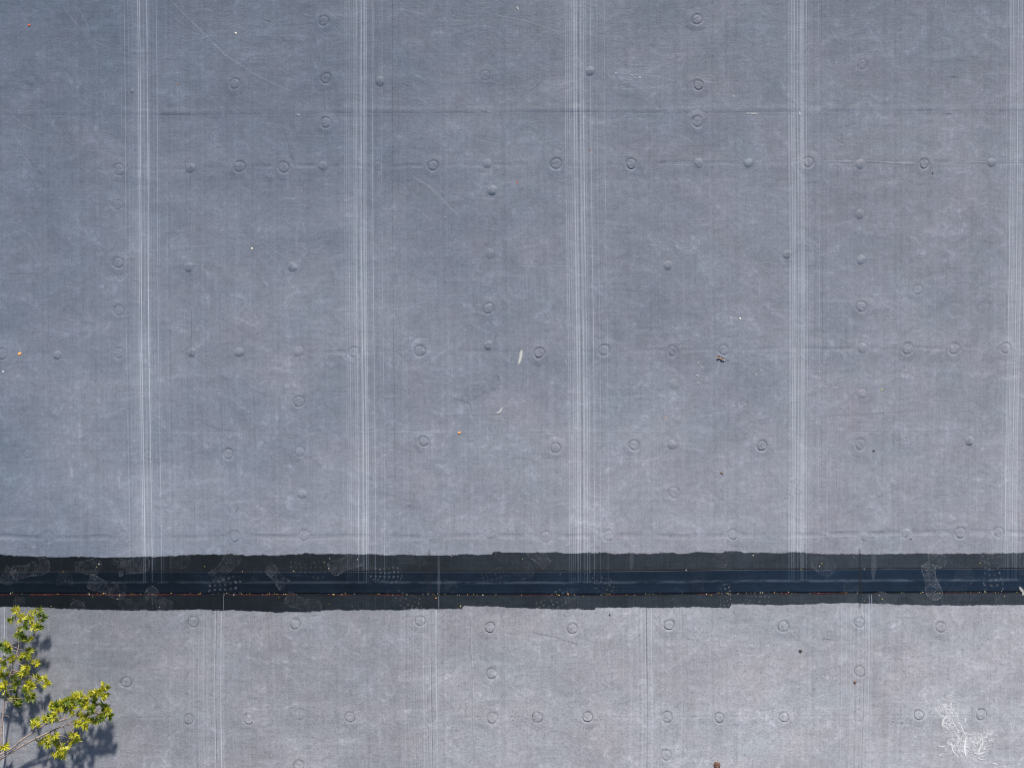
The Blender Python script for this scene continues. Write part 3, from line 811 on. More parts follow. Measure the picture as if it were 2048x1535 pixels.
SCUFFS = [([(-20, 866), (600, 865), (1200, 861.5), (2060, 860)], 1.8, 'scuff', 2.2), ([(340, 0), (400, 60), (450, 110), (520, 155), (585, 185)], 9, 'scuff', 1.0), ([(815, 345), (860, 375), (900, 415), (925, 440)], 13, 'scuff', 1.1),  # first entry: long thin pale line along a joint, drawn flat
 ([(156, 15), (172, 45), (182, 65)], 4, 'scuff', 1.3), ([(125, 12), (150, 45), (195, 88)], 7, 'scuff', .7), ([(10, 215), (45, 250), (90, 270)], 8, 'scuff', .7),
 ([(170, 298), (210, 305), (250, 325)], 8, 'scuff', .7), ([(470, 465), (520, 490), (590, 560), (650, 620)], 10, 'scuff', .7), ([(520, 628), (560, 590), (640, 545)], 7, 'scuff', .8),
 ([(610, 300), (580, 270)], 5, 'scuff', .7), ([(570, 260), (583, 310), (596, 345)], 4, 'dscuff', .7), ([(1195, 440), (1230, 448), (1262, 452)], 12, 'scuff', 1.0),
 ([(1228, 145), (1255, 149), (1300, 152), (1360, 165)], 3, 'scuff', 1.6), ([(950, 18), (990, 30), (1050, 42), (1110, 62), (1150, 100)], 5, 'scuff', .8),
 ([(1660, 58), (1680, 90)], 12, 'scuff', .6), ([(1893, 153), (1917, 154)], 3, 'dscuff', 2), ([(1668, 257), (1705, 249)], 3, 'dscuff', .9), ([(1890, 227), (1906, 228)], 3, 'dscuff', 1.6),
 ([(1876, 262), (1878, 285)], 7, 'scuff', 1.4), ([(1350, 265), (1390, 290)], 13, 'scuff', .8), ([(940, 395), (1000, 398)], 4, 'scuff', 1.2),
 ([(520, 480), (575, 520)], 5, 'scuff', 1.0), ([(1025, 500), (1080, 535), (1120, 540)], 10, 'scuff', .5), ([(860, 650), (930, 660), (1010, 690)], 5, 'scuff', .8),
 ([(395, 840), (430, 855), (475, 862)], 4, 'dscuff', .7), ([(395, 740), (450, 750), (480, 738)], 7, 'scuff', .7), ([(335, 1005), (330, 985), (365, 955)], 8, 'scuff', .7),
 ([(480, 1010), (470, 1025)], 3, 'dscuff', 1.5), ([(905, 795), (940, 805), (945, 825)], 3, 'dscuff', 1.2), ([(850, 830), (1000, 828), (1060, 830)], 3, 'dscuff', .6),
 ([(1560, 835), (1640, 832), (1850, 820)], 5, 'dscuff', .35), ([(700, 620), (705, 660)], 10, 'scuff', .5), ([(940, 10), (985, 5)], 4, 'scuff', .8), ([(800, 420), (780, 455), (770, 490)], 16, 'scuff', .6),
 ([(520, 35), (545, 45)], 5, 'dscuff', .9), ([(800, 165), (830, 175)], 5, 'dscuff', .6), ([(1035, 198), (1070, 175), (1085, 160)], 3, 'dscuff', .7), ([(1230, 115), (1260, 135), (1300, 132)], 4, 'dscuff', .7),
 ([(640, 515), (680, 545)], 4, 'scuff', .7), ([(660, 0 + 525), (672, 590)], 4, 'dscuff', .5), ([(430, 1040), (500, 1000), (540, 990)], 8, 'scuff', .4), ([(1220, 680), (1240, 690)], 5, 'scuff', 1.2),
 ([(1905, 630), (1918, 645)], 2.5, 'scuff', 2), ([(1466, 708), (1481, 712)], 2.5, 'scuff', 4), ([(1667, 778), (1678, 771)], 3, 'scuff', 5), ([(1946, 693), (1949, 702)], 4, 'scuff', 3.2),
 ([(1150, 985), (1155, 1000), (1140, 1010)], 6, 'scuff', .9), ([(930, 885), (955, 878)], 5, 'dscuff', .6), ([(1300, 1020), (1380, 1010)], 9, 'scuff', .8), ([(1405, 1020), (1440, 1018), (1500, 1024)], 5, 'scuff', 1.0)]
for i, (p, w, m_, pw) in enumerate(SCUFFS): sc(p, w, m_, pw, 0, i)
LSC = [([(1060, 1262), (1120, 1275), (1160, 1290)], 10, 'dscuff', .5), ([(1078, 1362), (1115, 1360)], 7, 'scuff', 1.5), ([(190, 1235), (215, 1262), (230, 1272)], 13, 'scuff', 1.2), ([(1085, 1300), (1110, 1290)], 12, 'scuff', .8),
 ([(1780, 1285), (1810, 1295)], 6, 'scuff', 1.2), ([(900, 1385), (1050, 1372)], 4, 'scuff', .7), ([(600, 1340), (660, 1370), (695, 1355)], 4, 'dscuff', .4), ([(1640, 1275), (1680, 1280)], 4, 'dscuff', 1),
 ([(1800, 1332), (1815, 1352)], 2.5, 'dscuff', 1.0), ([(1855, 1265), (1890, 1278), (1895, 1300)], 9, 'scuff', 1.2), ([(1470, 1386), (1488, 1388)], 5, 'scuff', 2), ([(1665, 1423), (1700, 1432)], 5, 'scuff', 1.6),
 ([(1330, 1395), (1390, 1390)], 4, 'scuff', 1), ([(480, 1250), (520, 1290), (530, 1340)], 9, 'scuff', .5), ([(410, 1450), (440, 1470)], 10, 'scuff', .5), ([(240, 1500), (228, 1535)], 9, 'scuff', 1.3),
 ([(1840, 1320), (1900, 1335), (1930, 1345)], 8, 'scuff', 1.0), ([(1490, 1465), (1500, 1475)], 7, 'scuff', 2), ([(1655, 1500), (1672, 1530)], 11, 'scuff', 1.1), ([(2000, 1400), (2040, 1380)], 20, 'scuff', 1.0)]
for i, (p, w, m_, pw) in enumerate(LSC): sc(p, w, m_, pw, 1, i + 90)
def smear(pts, w, p, lo, lab, s): ribbon('white_smear', pts, w, M['smear'], p, (ZL if lo else ZU) + .0034, seed=s)['label'] = lab
# shaded and lit sides of upright folds painted flat, plus thin pale roller lines
for (x_, y0_, y1_, w_, m_, p_) in ((1719, 1095, 1215, 12, 'dscuff', .42), (1746, 1098, 1160, 12, 'scuff', .16), (858, 1095, 1215, 14, 'dscuff', .30), (877, 1100, 1212, 6, 'scuff', .16),  # dscuff: painted fold shade; scuff
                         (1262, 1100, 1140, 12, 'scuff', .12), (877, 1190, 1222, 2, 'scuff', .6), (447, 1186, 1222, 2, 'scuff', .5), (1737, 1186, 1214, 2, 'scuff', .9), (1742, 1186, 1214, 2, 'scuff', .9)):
    ribbon('fold_shade_line', [(x_, y0_), (x_ + 1, (y0_ + y1_) / 2), (x_, y1_)], w_, M[m_ + '_soft'], p_, ZU + .0062, seed=int(x_), taper=True)
smear([(1044, 696), (1041, 715), (1036, 732)], 11, 1.25, 0, 'long white dried smear right of the middle plate row', 1)
smear([(1006, 812), (1000, 823), (990, 828)], 9, 1.2, 0, 'short white dried smear above the seam', 2)
smear([(1488, 227), (1518, 228)], 7, .9, 0, 'white chip on the upper lap seam', 3)
smear([(1598, 222), (1600, 232)], 5, 1, 0, 'white chip where lap seam crosses roller lines', 4)
smear([(592, 227), (602, 232)], 4, 1, 0, 'tiny white chip on the lap seam', 5)
smear([(1130, 715), (1134, 735)], 3, .7, 0, 'thin pale drip beside the roller lines', 6)
smear([(1033, 12), (1038, 22)], 6, .9, 0, 'small white chip near the top edge', 7)
smear([(888, 432), (893, 436)], 4, 1, 0, 'tiny white chip in the third panel', 8)
for i, (x_, y_) in enumerate([(1279, 155), (1467, 193), (1263, 151), (1231, 147), (1490, 808), (1396, 725), (1403, 733), (1394, 750), (1512, 748), (1650, 773), (1396, 765), (1522, 740)]):
    smear([(x_ - 2, y_ - 1.5), (x_ + 3, y_ + 2)], 5, .9, 0, 'pin-head white fleck on the grey membrane', 20 + i)

def lime_mat():
    t = NT('crusted_white_lime')
    f = t.pos()
    warp = t.noise(t.mapped((9, 9, 1)), 1, 3, .6)
    nd = t.n('ShaderNodeTexNoise'); t.link(t.mapped((24, 18, 1)), nd.inputs['Vector']); nd.inputs['Detail'].default_value = 6; nd.inputs['Roughness'].default_value = .72; nd.inputs['Distortion'].default_value = 1.4
    n2_ = t.noise(t.mapped((40, 40, 1)), 1, 4, .75, .8)
    vein = t.math('ABSOLUTE', t.math('SUBTRACT', nd.outputs[0], .5))
    v = t.mul(t.step(vein, .045, .010), t.step(n2_, -.8, .6))
    n2 = t.noise(t.mapped((75, 75, 1)), 1, 4, .75, .8)
    e = t.attr('edge')
    a = t.mul(t.ma(v, 1.0, t.mul(t.step(n2, .8, 2.0), .45)), t.step(t.ma(warp, .22, e), .12, .6))
    t.link(t.math('MULTIPLY', a, t.attr('power'), clamp=True), t.b.inputs['Alpha']); t.b.inputs['Base Color'].default_value = (.80, .80, .82, 1); t.b.inputs['Roughness'].default_value = .8
    return t.m
M['lime'] = lime_mat()
M['lime_streak'] = smear_mat('thick_white_lime', (.82, .82, .83), (9, 8), .72, -.9, 1.1, 2.5)
def blot(name, px, py, rx, ry, ang, power, lab=None):
    n, R = 36, 6
    V = [(wx(px), wy(py))]; E = [1.0]
    r = random.Random(px); ph = [r.uniform(0, 6) for _ in range(4)]
    for j in range(1, R + 1):
        for k in range(n):
            th = 2 * math.pi * k / n; q = j / R
            w = 1 + .16 * math.sin(2 * th + ph[0]) + .13 * math.sin(3 * th + ph[1]) + .09 * math.sin(5 * th + ph[2])
            a, b = math.cos(th) * rx * q * w, math.sin(th) * ry * q * w
            c, s_ = math.cos(math.radians(ang)), math.sin(math.radians(ang))
            V.append((wx(px + a * c - b * s_), wy(py + a * s_ + b * c))); E.append(1 - q)
    V = np.array(V); V = np.column_stack([V, deck(V[:, 0], V[:, 1]) + ZL + .0036])
    F = [(0, 1 + (k + 1) % n, 1 + k) for k in range(n)]
    for j in range(R - 1):
        for k in range(n):
            a = 1 + j * n + k; b = 1 + j * n + (k + 1) % n; F.append((a, b, b + n, a + n))
    o = bpart(name, V, F, M['lime'], bld, attrs={'edge': np.array(E) , 'power': np.full(len(V), power)}, loc=tuple(float(c) for c in V[0]))
    if lab: o['label'] = lab
blot('lime_stain', 1902, 1430, 38, 46, 20, 1.6, 'white crusted lime stain, upper lobe'); blot('lime_stain', 1925, 1485, 48, 50, 0, 1.5, 'white crusted lime stain, lower fan')
blot('lime_stain', 1965, 1490, 30, 42, 20, 1.4, 'white crusted lime stain, right fringe'); blot('lime_stain', 1945, 1325, 55, 18, 15, .45, 'faint lime veins above the large stain')
blot('lime_stain', 2040, 1430, 16, 46, 0, .4, 'faint lime stain at the right edge'); blot('lime_stain', 1478, 1466, 24, 14, 0, .35, 'small faint lime patch')
ribbon('lime_stain', [(1931, 1432), (1930, 1445)], 3, M['lime_streak'], .9, ZL + .0042, 41)
ribbon('lime_stain', [(1932, 1470), (1929, 1495), (1932, 1515)], 7, M['lime_streak'], 1.2, ZL + .0042, 42)
ribbon('lime_stain', [(1902, 1480), (1905, 1500), (1919, 1517)], 5, M['lime_streak'], 1.1, ZL + .0042, 43)
ribbon('lime_stain', [(1897, 1427), (1886, 1438), (1883, 1455)], 5, M['lime_streak'], 1.0, ZL + .0042, 44)
ribbon('lime_stain', [(1965, 1480), (1958, 1500), (1953, 1512)], 6, M['lime_streak'], 1.0, ZL + .0042, 45)
for i_, (pp, w_) in enumerate([([(1885, 1412), (1895, 1420), (1905, 1418), (1915, 1412)], 3), ([(1904, 1398), (1900, 1410), (1908, 1422), (1918, 1428)], 3), ([(1884, 1440), (1896, 1448), (1906, 1446), (1915, 1458), (1922, 1466)], 4),
        ([(1912, 1462), (1918, 1476), (1915, 1492)], 3), ([(1940, 1476), (1950, 1486), (1958, 1480), (1966, 1470)], 3), ([(1946, 1500), (1958, 1506), (1972, 1502)], 5), ([(1955, 1512), (1966, 1518), (1978, 1516)], 3),
        ([(1874, 1486), (1884, 1490), (1892, 1494)], 4), ([(1878, 1512), (1886, 1506)], 3), ([(1963, 1462), (1966, 1480), (1961, 1494)], 3), ([(1920, 1444), (1926, 1462), (1934, 1474)], 3), ([(1985, 1527), (1996, 1530)], 4)]):
    pp = [(a_ + random.uniform(-2, 2), b_ + random.uniform(-2, 2)) for a_, b_ in pp]; pp = [q_ for k_ in range(len(pp) - 1) for q_ in (pp[k_], ((pp[k_][0] + pp[k_ + 1][0]) / 2 + random.uniform(-2.5, 2.5), (pp[k_][1] + pp[k_ + 1][1]) / 2 + random.uniform(-2.5, 2.5)))] + [pp[-1]]
    ribbon('lime_stain', pp, w_, M['lime_streak'], 1.0, ZL + .0042, 60 + i_)
ribbon('lime_stain', [(2036, 1170), (2047, 1185), (2042, 1192)], 9, M['smear'], 1.0, ZU + .0070, 46)

# ------------------------------------------------------------------ small litter, each piece a thing
def flake_mesh(name, r, seed, thick=.25, n=9, el=1.4):
    rr = random.Random(seed)
    V = [(0, 0, thick * r)]; F = []
    for j, (q, h) in enumerate(((.55, .8), (1, .1), (1, -.0))):
        for k in range(n):
            th = 6.283 * k / n; w = rr.uniform(.75, 1.15) if j < 2 else 1
            if j == 2: V.append((V[1 + n + k][0] * .9, V[1 + n + k][1] * .9, 0)); continue
            V.append((math.cos(th) * r * q * w * el, math.sin(th) * r * q * w, thick * r * h + r * .12))
    for k in range(n): F.append((0, 1 + k, 1 + (k + 1) % n))
    for j in range(2):
        for k in range(n):
            a = 1 + j * n + k; b = 1 + j * n + (k + 1) % n; F.append((a, a + n, b + n, b))
    me = bpy.data.meshes.new(name); me.from_pydata(V, [], F); me.update(); return me
def litter(name, px, py, rad, mat, label, cat, seed=1, group=None, z=None, rot=None, el=1.4):
    name = {'flake': 'white_flake', 'husk': 'seed_husk', 'crumb': 'debris_crumb'}.get(cat, name)
    me = flake_mesh(name, rad * S, seed, .35, 9, el); me.materials.append(M[mat])
    o = bpy.data.objects.new(name, me); scene.collection.objects.link(o)
    X, Y = wx(px), wy(py)
    if z is None: z = ZL + .001 if py > 1215 else ZU + .001
    o.location = (X, Y, float(deck(X, Y)) + z); o.rotation_euler = (0, 0, rot if rot is not None else seed * 1.3)
    tag(o, label, cat, group); return o
litter('bud_scale', 40, 707, 3.0, 'orange', 'orange bud scale on the plate row near the left edge', 'bud scale', 3)
litter('bud_scale', 919, 865, 2.6, 'orange', 'orange bud scale lying on the thin pale line in mid roof', 'bud scale', 5)
litter('bud_scale', 504, 497, 1.9, 'cream', 'cream bud scale in the second panel from the left', 'bud scale', 8)
litter('bud_scale', 472, 67, 1.7, 'cream', 'cream bud scale near the top edge, left of centre', 'bud scale', 9)
litter('bud_scale', 59, 51, 2.2, 'redbud', 'red bud scale in the top left corner', 'bud scale', 10)
litter('bud_scale', 356, 168, 1.2, 'redbud', 'tiny red bud scale right of the leftmost roller lines', 'bud scale', 12)
litter('bud_scale', 7, 743, 1.6, 'white', 'small white flake by the left edge of the photo', 'flake', 14)
litter('bud_scale', 1480, 637, 1.7, 'white', 'small white flake above the fourth panel plate row', 'flake', 16)
litter('bud_scale', 1763, 779, 1.5, 'yellow', 'small yellow husk below the right plate row', 'husk', 17)
litter('bud_scale', 1332, 835, 1.2, 'orange', 'tiny orange husk right of the third roller lines', 'husk', 18)
litter('bud_scale', 1372, 697, 1.6, 'yellow', 'yellow husk on the plate row right of centre', 'husk', 19)
litter('bud_scale', 1034, 365, 1.5, 'redbud', 'dark red speck below the upper plate row', 'bud scale', 21)
litter('bud_scale', 1179, 300, 1.2, 'redbud', 'tiny red speck on the third roller lines', 'bud scale', 22)
litter('bud_scale', 1865, 347, 1.7, 'darkdebris', 'dark crumb under the upper right plate', 'crumb', 23)
litter('bud_scale', 1747, 901, 1.8, 'darkdebris', 'brown crumb right of the lower right plate', 'crumb', 24)
litter('bud_scale', 1756, 1052, 2.0, 'darkdebris', 'dark crumb just above the right fold line', 'crumb', 25)
litter('bud_scale', 1822, 1077, 1.6, 'darkdebris', 'dark crumb just below the right fold line', 'crumb', 26)
litter('debris_crumb', 1601, 1301, 3.6, 'darkdebris', 'dark round crumb on the pale lower sheet', 'crumb', 27, el=1.0)
litter('debris_crumb', 1710, 1363, 3.8, 'rust', 'brown crumb below the lower right plate', 'crumb', 28, el=.9)
litter('debris_crumb', 1219, 1229, 1.8, 'darkdebris', 'tiny brown crumb just below the black band', 'crumb', 30)
litter('dry_clod', 1434, 1529, 8.0, 'rust', 'reddish brown clod cut by the bottom edge of the photo', 'clod', 33, el=.9, rot=.8)
# curled dead leaves
def curled(px, py, length, label, seed, ang):
    root = empty('dead_leaf', (wx(px), wy(py), float(deck(wx(px), wy(py))) + ZU + .001)); root.rotation_euler = (0, 0, math.radians(ang))
    tag(root, label, 'dead leaf')
    r = random.Random(seed); n = 14; V = []; F = []
    for i in range(n):
        u = i / (n - 1); x = (u - .5) * length
        w = length * (.10 + .16 * abs(math.sin(u * math.pi * 2.2 + .6)))
        yc = math.sin(u * 5.5) * length * .10
        for q in range(6):
            th = -1.9 + q * .76
            V.append((x, yc + math.sin(th) * w * .7, w * .7 * (1 - math.cos(th)) * .8 + .001))
    for i in range(n - 1):
        for q in range(5):
            a = i * 6 + q; F.append((a, a + 1, a + 7, a + 6))
    mesh_obj('blade', V, F, M['deadleaf'], root)
    sv = []; sf = []
    for i in range(8):
        u = i / 7; x = (u - .5) * length * 1.1; yc = math.sin((u) * 5.5) * length * .10 - length * .05
        for k in range(5):
            th = 6.283 * k / 5; sv.append((x, yc + math.cos(th) * length * .035, .006 + length * .05 + math.sin(th) * length * .035))
    for i in range(7):
        for k in range(5): sf.append((i * 5 + k, i * 5 + (k + 1) % 5, (i + 1) * 5 + (k + 1) % 5, (i + 1) * 5 + k))
    mesh_obj('midrib', sv, sf, M['cream'], root)
curled(1441, 716.5, .060, 'curled dark brown dead leaf under a plate right of centre', 3, -10)
curled(1443.5, 944.5, .028, 'tiny curled brown leaf above the seam, right of centre', 5, -20)
# yellow husks caught along the tape edge (one kind, indistinguishable)
husk = [flake_mesh('husk', 1.35 * S, 100 + k, .4, 7, 1.3) for k in range(6)]
for k, me in enumerate(husk): me.materials.append(M[('yellow', 'cream', 'yellow', 'white', 'yellow', 'orange')[k]])
spots = []
for px in list(range(5, 2040, 1)):
    dens = .055 if px < 900 else (.03 if px < 1400 else .06)
    if random.random() < dens * 1.25: spots.append((px, np.interp(px, *MID2) + 1.2 + random.gauss(0, 1.0), random.uniform(.45, 1.0)))
for s_ in [(199, 1127, 1.5), (194, 1133, 1.0), (208, 1186, 1.8), (240, 1190, 1.4), (236, 1197, .9), (186, 1193, 1.0), (320, 1213, 1.2), (103, 1211, .9), (127, 1142, .7), (587, 1141, 1.1), (658, 1135, 1), (649, 1124, .9), (715, 1118, .9),
           (668, 1188, 1.7), (872, 1195, 1.9), (921, 1211, 1.5), (705, 1211, .9), (658, 1207, .8), (904, 1112, .8), (1118, 1189, 1.6), (1136, 1187, 1.6), (1120, 1147, .6), (1506, 1110, 1.1), (1643, 1126, 1.2), (1639, 1132, .9), (1959, 1125, 1.5),
           (1761, 1206, .9), (1728, 1201, .8), (1728, 1137, 1), (1602, 1138, 1), (1372, 1139, 1.1), (1045, 1117, .8), (1026, 1058, .9), (1054, 1077, .7), (1708, 1113, .9), (2008, 1192, .9), (1758, 1190, .9), (1764, 1197, 1.2), (1595, 1210, .7), (410, 1132, .9), (485, 1142, .8), (558, 1194, .8), (660, 1116, .7), (148, 1197, .6), (170, 1201, .6)]:
    spots.append(s_)
for i, (px, py, sc_) in enumerate(spots):
    o = bpy.data.objects.new('seed_husk', husk[i % 6]); scene.collection.objects.link(o)
    X, Y = wx(px), wy(py)
    o.location = (X, Y, float(deck(X, Y)) + ZU + .0035); sc_ *= .62; o.scale = (sc_ * random.uniform(.7, 1.3), sc_, sc_); o.rotation_euler = (0, 0, random.uniform(0, 6.28))
    tag(o, 'tiny pale or yellow husk scattered on the black seam band', 'husk', 'seed husks along the black seam band')

# ------------------------------------------------------------------ maple tree leaning over the roof corner
tree = empty('maple_tree', (-6.35, -4.55, GZ))
tag(tree, 'young maple tree with yellow green leaves reaching over the lower left roof corner', 'tree')
TL = Vector(tree.location)
def A(px, py, h):         # point seen at a photo pixel, h metres over the roof
    h = h * .62
    k = (H - h) / H
    return Vector((wx(px) * k, wy(py) * k, h))
def tube(name, pts, r0, r1, sides=7, parent=tree, mat='bark', jit=.0):
    P = [Vector(p) for p in pts]
    # smooth through the points
    Q = []
    for i in range(len(P) - 1):
        p0 = P[max(i - 1, 0)]; p1 = P[i]; p2 = P[i + 1]; p3 = P[min(i + 2, len(P) - 1)]
        for s_ in range(4):
            t = s_ / 4
            Q.append(.5 * ((2 * p1) + (-p0 + p2) * t + (2 * p0 - 5 * p1 + 4 * p2 - p3) * t * t + (-p0 + 3 * p1 - 3 * p2 + p3) * t ** 3))
    Q.append(P[-1]); n = len(Q); V = []; F = []
    for i, q in enumerate(Q):
        d = (Q[min(i + 1, n - 1)] - Q[max(i - 1, 0)]).normalized()
        a = d.orthogonal().normalized(); b = d.cross(a)
        r = r0 + (r1 - r0) * i / (n - 1); r *= 1 + .10 * math.sin(i * 1.7)
        for k in range(sides):
            th = 6.2832 * k / sides; V.append(q + (a * math.cos(th) + b * math.sin(th)) * r)
    for i in range(n - 1):
        for k in range(sides): F.append((i * sides + k, i * sides + (k + 1) % sides, (i + 1) * sides + (k + 1) % sides, (i + 1) * sides + k))
    F.append(tuple(range(sides))[::-1]); F.append(tuple((n - 1) * sides + k for k in range(sides)))
    return V, F
def add_tube(name, pts, r0, r1, sides=7, seed=0):
    V, F = tube(name, pts, r0, r1, sides)
    o = mesh_obj(name, [tuple(v - TL) for v in V], F, M['bark'], tree); return o
trunk_pts = [TL + Vector((0, 0, -.1)), TL + Vector((.05, .03, 1.0)), TL + Vector((.12, .10, 2.2)), TL + Vector((.25, .25, 3.1)), TL + Vector((.38, .5, 4.0)), TL + Vector((.3, .7, 5.0))]
add_tube('trunk', trunk_pts, .085, .03, 12)
t1 = TL + Vector((.20, .20, 2.9)); t2 = TL + Vector((.26, .27, 3.2))
# (pixel, pixel, height) paths of the limbs that enter the picture
brA = [t1, A(-240, 1650, -.05), A(-100, 1572, .10), A(0, 1517, .20), A(25, 1502, .22), A(56, 1484, .25), A(90, 1467, .28), A(118, 1454, .30), A(140, 1444, .32), A(168, 1433, .34), A(195, 1422, .36)]
brB = [t1, A(-240, 1642, .0), A(-100, 1563, .14), A(0, 1508, .23), A(20, 1498, .25), A(45, 1478, .27), A(72, 1460, .30), A(88, 1449, .32), A(110, 1442, .34), A(140, 1434, .36), A(165, 1415, .38), A(195, 1388, .40), A(206, 1376, .42)]
brC = [t2, A(-90, 1640, .10), A(-30, 1570, .18), A(0, 1500, .24), A(3, 1455, .26), A(8, 1410, .28), A(10, 1388, .30), A(18, 1355, .32), A(26, 1330, .33), A(33, 1308, .34), A(37, 1292, .35), A(34, 1265, .36), A(31, 1240, .37), A(32, 1218, .38)]
add_tube('branch', brA, .0125, .0028, 8)
add_tube('branch', brB, .0105, .0025, 8)
# tufts: pixel position, height, leaf count, nearest limb index
TU = [(33,1219,5),(22,1237,4),(40,1236,4),(76,1221,4),(83,1235,5),(61,1230,4),(58,1242,3),(47,1251,3),(67,1255,4),(77,1255,4),(43,1275,6),(36,1270,4),(60,1276,3),(16,1291,4),(8,1289,3),(22,1300,5),(38,1311,6),
 (54,1302,4),(52,1309,3),(5,1320,4),(22,1318,5),(10,1330,5),(54,1334,5),(70,1326,4),(46,1342,4),(10,1350,6),(27,1356,6),(38,1348,4),(0,1345,4),(12,1368,5),(34,1368,4),(54,1367,5),(62,1372,3),(74,1356,4),(90,1359,6),(93,1366,3),
 (50,1385,6),(64,1392,5),(30,1398,5),(36,1405,4),(12,1390,4),(55,1396,4),(24,1380,3),(2,1375,4),(7,1492,3),
 (103,1410,5),(112,1414,5),(122,1408,5),(135,1402,6),(150,1394,6),(160,1391,6),(160,1404,6),(144,1417,7),(128,1420,6),(118,1424,4),(176,1396,5),(186,1388,5),(194,1384,6),(202,1376,5),(210,1372,5),(212,1384,4),(205,1392,4),(172,1410,7),(186,1417,6),
 (202,1424,6),(214,1422,5),(218,1430,4),(200,1434,5),(188,1438,5),(174,1434,7),(171,1446,5),(155,1446,6),(158,1430,6),(99,1434,4),(92,1440,3),(108,1432,4),(74,1442,4),(71,1450,2),(143,1408,5),(192,1404,5),(208,1412,5),
 (82,1482,5),(92,1476,4),(96,1484,3),(110,1468,4),(108,1478,4),(143,1472,6),(152,1478,6),(148,1468,4),(140,1480,3),(117,1488,5),(122,1494,4),(112,1503,5),(122,1507,5),(126,1498,4)]
LV = []; LF = []; LT = []
def leaf(base, dirv, nrm, size, tone):
    d = dirv.normalized(); s_ = d.cross(nrm).normalized(); n_ = s_.cross(d).normalized()
    r = random.random
    i0 = len(LV)
    pts = []
    sp_ = random.uniform(.72, 1.0); lobes = [(-74 * sp_, .62), (-37 * sp_, .88), (0, 1.05), (37 * sp_, .88), (74 * sp_, .62)]
    ctr = (0.0, .10, .0)
    out = [(0, -.02, 0)]
    for k, (a, L) in enumerate(lobes):
        L *= random.uniform(.85, 1.12); a_ = math.radians(a + random.uniform(-5, 5))
        ux, uy = math.sin(a_), math.cos(a_); vx, vy = uy, -ux
        wd = .115 * L
        dz = -.22 * L * L + random.uniform(-.05, .05)
        if k == 0: out.append((ux * .18 - vx * .02, uy * .16, -.0))
        out.append((ux * L * .50 - vx * wd * 1.15, uy * L * .50 - vy * wd * 1.15, dz * .3))
        out.append((ux * L * .66 - vx * wd * .75, uy * L * .66 - vy * wd * .75, dz * .5))
        out.append((ux * L, uy * L + .05, dz))
        out.append((ux * L * .66 + vx * wd * .75, uy * L * .66 + vy * wd * .75, dz * .5))
        out.append((ux * L * .50 + vx * wd * 1.15, uy * L * .50 + vy * wd * 1.15, dz * .3))
        if k < 4:
            am = math.radians((a + lobes[k + 1][0]) / 2); out.append((math.sin(am) * .22, math.cos(am) * .22, .03))
        else: out.append((ux * .18, uy * .16, 0))
    fold = random.uniform(-.2, .85)
    allp = [(0, .14, .0)] + out
    for (x, y, z) in allp:
        z = z + abs(x) * fold
        p = base + (s_ * x + d * y + n_ * z) * size
        LV.append(tuple(p - TL)); LT.append(min(1, max(0, tone + random.uniform(-.05, .05) + .18 * math.hypot(x, y))))
    m = len(out)
    for k in range(m): LF.append((i0, i0 + 1 + k, i0 + 1 + (k + 1) % m))
def rv(s_=1): return Vector((random.gauss(0, s_), random.gauss(0, s_), random.gauss(0, s_)))
blossoms = []
def tuft(c, n, size=.05, outward=None):
    t0 = random.choice((.0, .1, .35, .6, .8))
    for k in range(n + 1):
        th = random.uniform(0, 6.28); el = random.uniform(-.5, .7)
        d = Vector((math.cos(th), math.sin(th), el))
        if outward is not None: d = d + outward * .55
        nrm = Vector((random.gauss(0, .8), random.gauss(0, .8), 1))
        leaf(c + d.normalized() * .006 + rv(.005), d, nrm, size * random.uniform(.6, 1.1), t0 * .8 + random.uniform(-.15, .35))
brC = [p if isinstance(p, Vector) and i < 1 else Vector((p.x / (H - p.z) * (H - p.z * .8), p.y / (H - p.z) * (H - p.z * .8), p.z * .8)) for i, p in enumerate(brC)]
add_tube('branch', brC, .0105, .0022, 8)
limbpts = [brA[3:], brB[3:], brC[3:]]
twigs = []
for (px, py, n) in TU:
    # height close to nearest limb with scatter
    best = None
    for li, L in enumerate(limbpts):
        for i in range(len(L) - 1):
            for t in (0, .33, .66):
                q = L[i].lerp(L[i + 1], t)
                qq = Vector((q.x * H / (H - q.z), q.y * H / (H - q.z)))
                dd = (qq - Vector((wx(px), wy(py)))).length
                if best is None or dd < best[0]: best = (dd, q, li)
    dd, q, li = best
    h = q.z / .62 + random.uniform(-.06, .10)
    c = A(px, py, h)
    outd = (c - q); outd = outd.normalized() if outd.length > .01 else Vector((0, 0, 1))
    tuft(c, n + 4, .050, outd)
    if dd > .015:
        mid = q.lerp(c, .5) + Vector((random.gauss(0, .01), random.gauss(0, .01), -.01))
        start = q.lerp(q, 0)
        twigs.append(([start, mid, c], .0028, .0014))
    if random.random() < .8: blossoms.append(c + rv(.008))
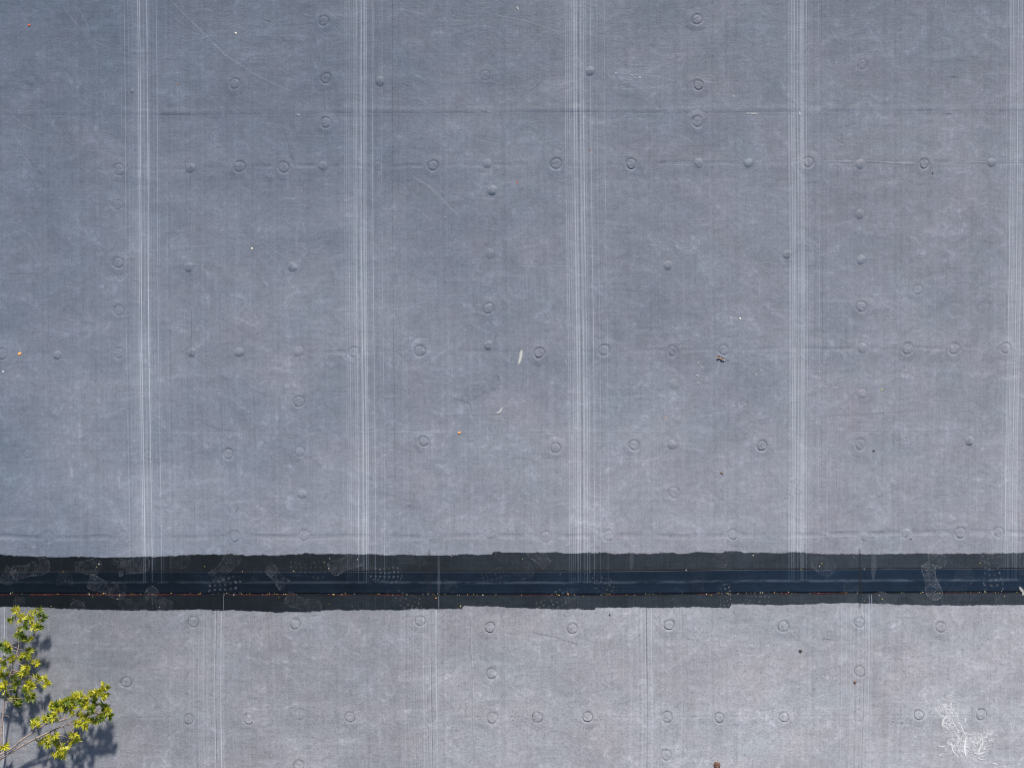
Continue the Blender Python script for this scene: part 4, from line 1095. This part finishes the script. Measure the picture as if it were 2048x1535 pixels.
# bare twiglets
for pts in ([(88,1433,.33),(87,1418,.34),(88,1407,.35)],[(56,1484,.26),(47,1480,.28),(44,1473,.29)],[(70,1478,.27),(70,1470,.29),(66,1462,.3)],[(9,1405,.3),(18,1402,.31),(27,1404,.32)],[(4,1432,.3),(14,1430,.31),(20,1436,.32)],
            [(118,1454,.31),(124,1445,.33),(134,1440,.35),(120,1432,.36)],[(112,1445,.32),(128,1440,.33),(136,1436,.34)],[(100,1462,.3),(112,1460,.3),(118,1468,.31),(124,1480,.31)],[(118,1468,.3),(130,1472,.31),(140,1476,.31)],
            [(30,1496,.24),(36,1488,.26),(34,1480,.27)],[(80,1454,.3),(78,1444,.31),(71,1448,.32)],[(92,1449,.31),(92,1436,.33),(98,1430,.34)],[(40,1492,.24),(52,1498,.25),(56,1494,.26)],[(24,1345,.32),(36,1341,.33),(42,1337,.34)]):
    twigs.append(([A(*p) for p in pts], .0024, .0010))
for pts, a, b in twigs:
    add_tube('twig', pts, a, b, 5)
# rest of the crown, beyond the picture's lower left corner
extra_limbs = [[trunk_pts[4], trunk_pts[4] + Vector((-.7, .1, .5)), trunk_pts[4] + Vector((-1.4, .0, 1.0))],
               [trunk_pts[3], trunk_pts[3] + Vector((-.3, -.7, .4)), trunk_pts[3] + Vector((-.5, -1.4, .7))],
               [trunk_pts[5], trunk_pts[5] + Vector((.1, -.1, .5)), trunk_pts[5] + Vector((.0, .1, 1.0))],
               [trunk_pts[4], trunk_pts[4] + Vector((-.3, .5, .3)), trunk_pts[4] + Vector((-.6, 1.1, .5))],
               [trunk_pts[3], trunk_pts[3] + Vector((.3, -.6, .2)), trunk_pts[3] + Vector((.7, -1.2, .3))]]
for L in extra_limbs:
    add_tube('branch', L, .025, .006, 7)
    for k in range(26):
        t = random.uniform(.35, 1.05); i = 0 if t < .5 else 1
        q = L[i].lerp(L[i + 1], (t - .5 * i) * 2) + rv(.17)
        tuft(q, 5, .055)
fo = mesh_obj('foliage', LV, LF, M['leaf'], tree, smooth=False, attrs={'tone': LT})
for c in blossoms[:90]:
    V = []; F = []
    for k in range(7):
        d = rv(1).normalized(); b = c + d * random.uniform(.003, .013); r = random.uniform(.0022, .0042); i0 = len(V)
        for s3 in ((1, 0, 0), (0, 1, 0), (-1, 0, 0), (0, -1, 0), (0, 0, 1), (0, 0, -1)): V.append(tuple(b + Vector(s3) * r - TL))
        for a_, b_ in ((0, 1), (1, 2), (2, 3), (3, 0)): F.append((i0 + a_, i0 + b_, i0 + 4)); F.append((i0 + b_, i0 + a_, i0 + 5))
    mesh_obj('blossom', V, F, M['blossom'], tree)
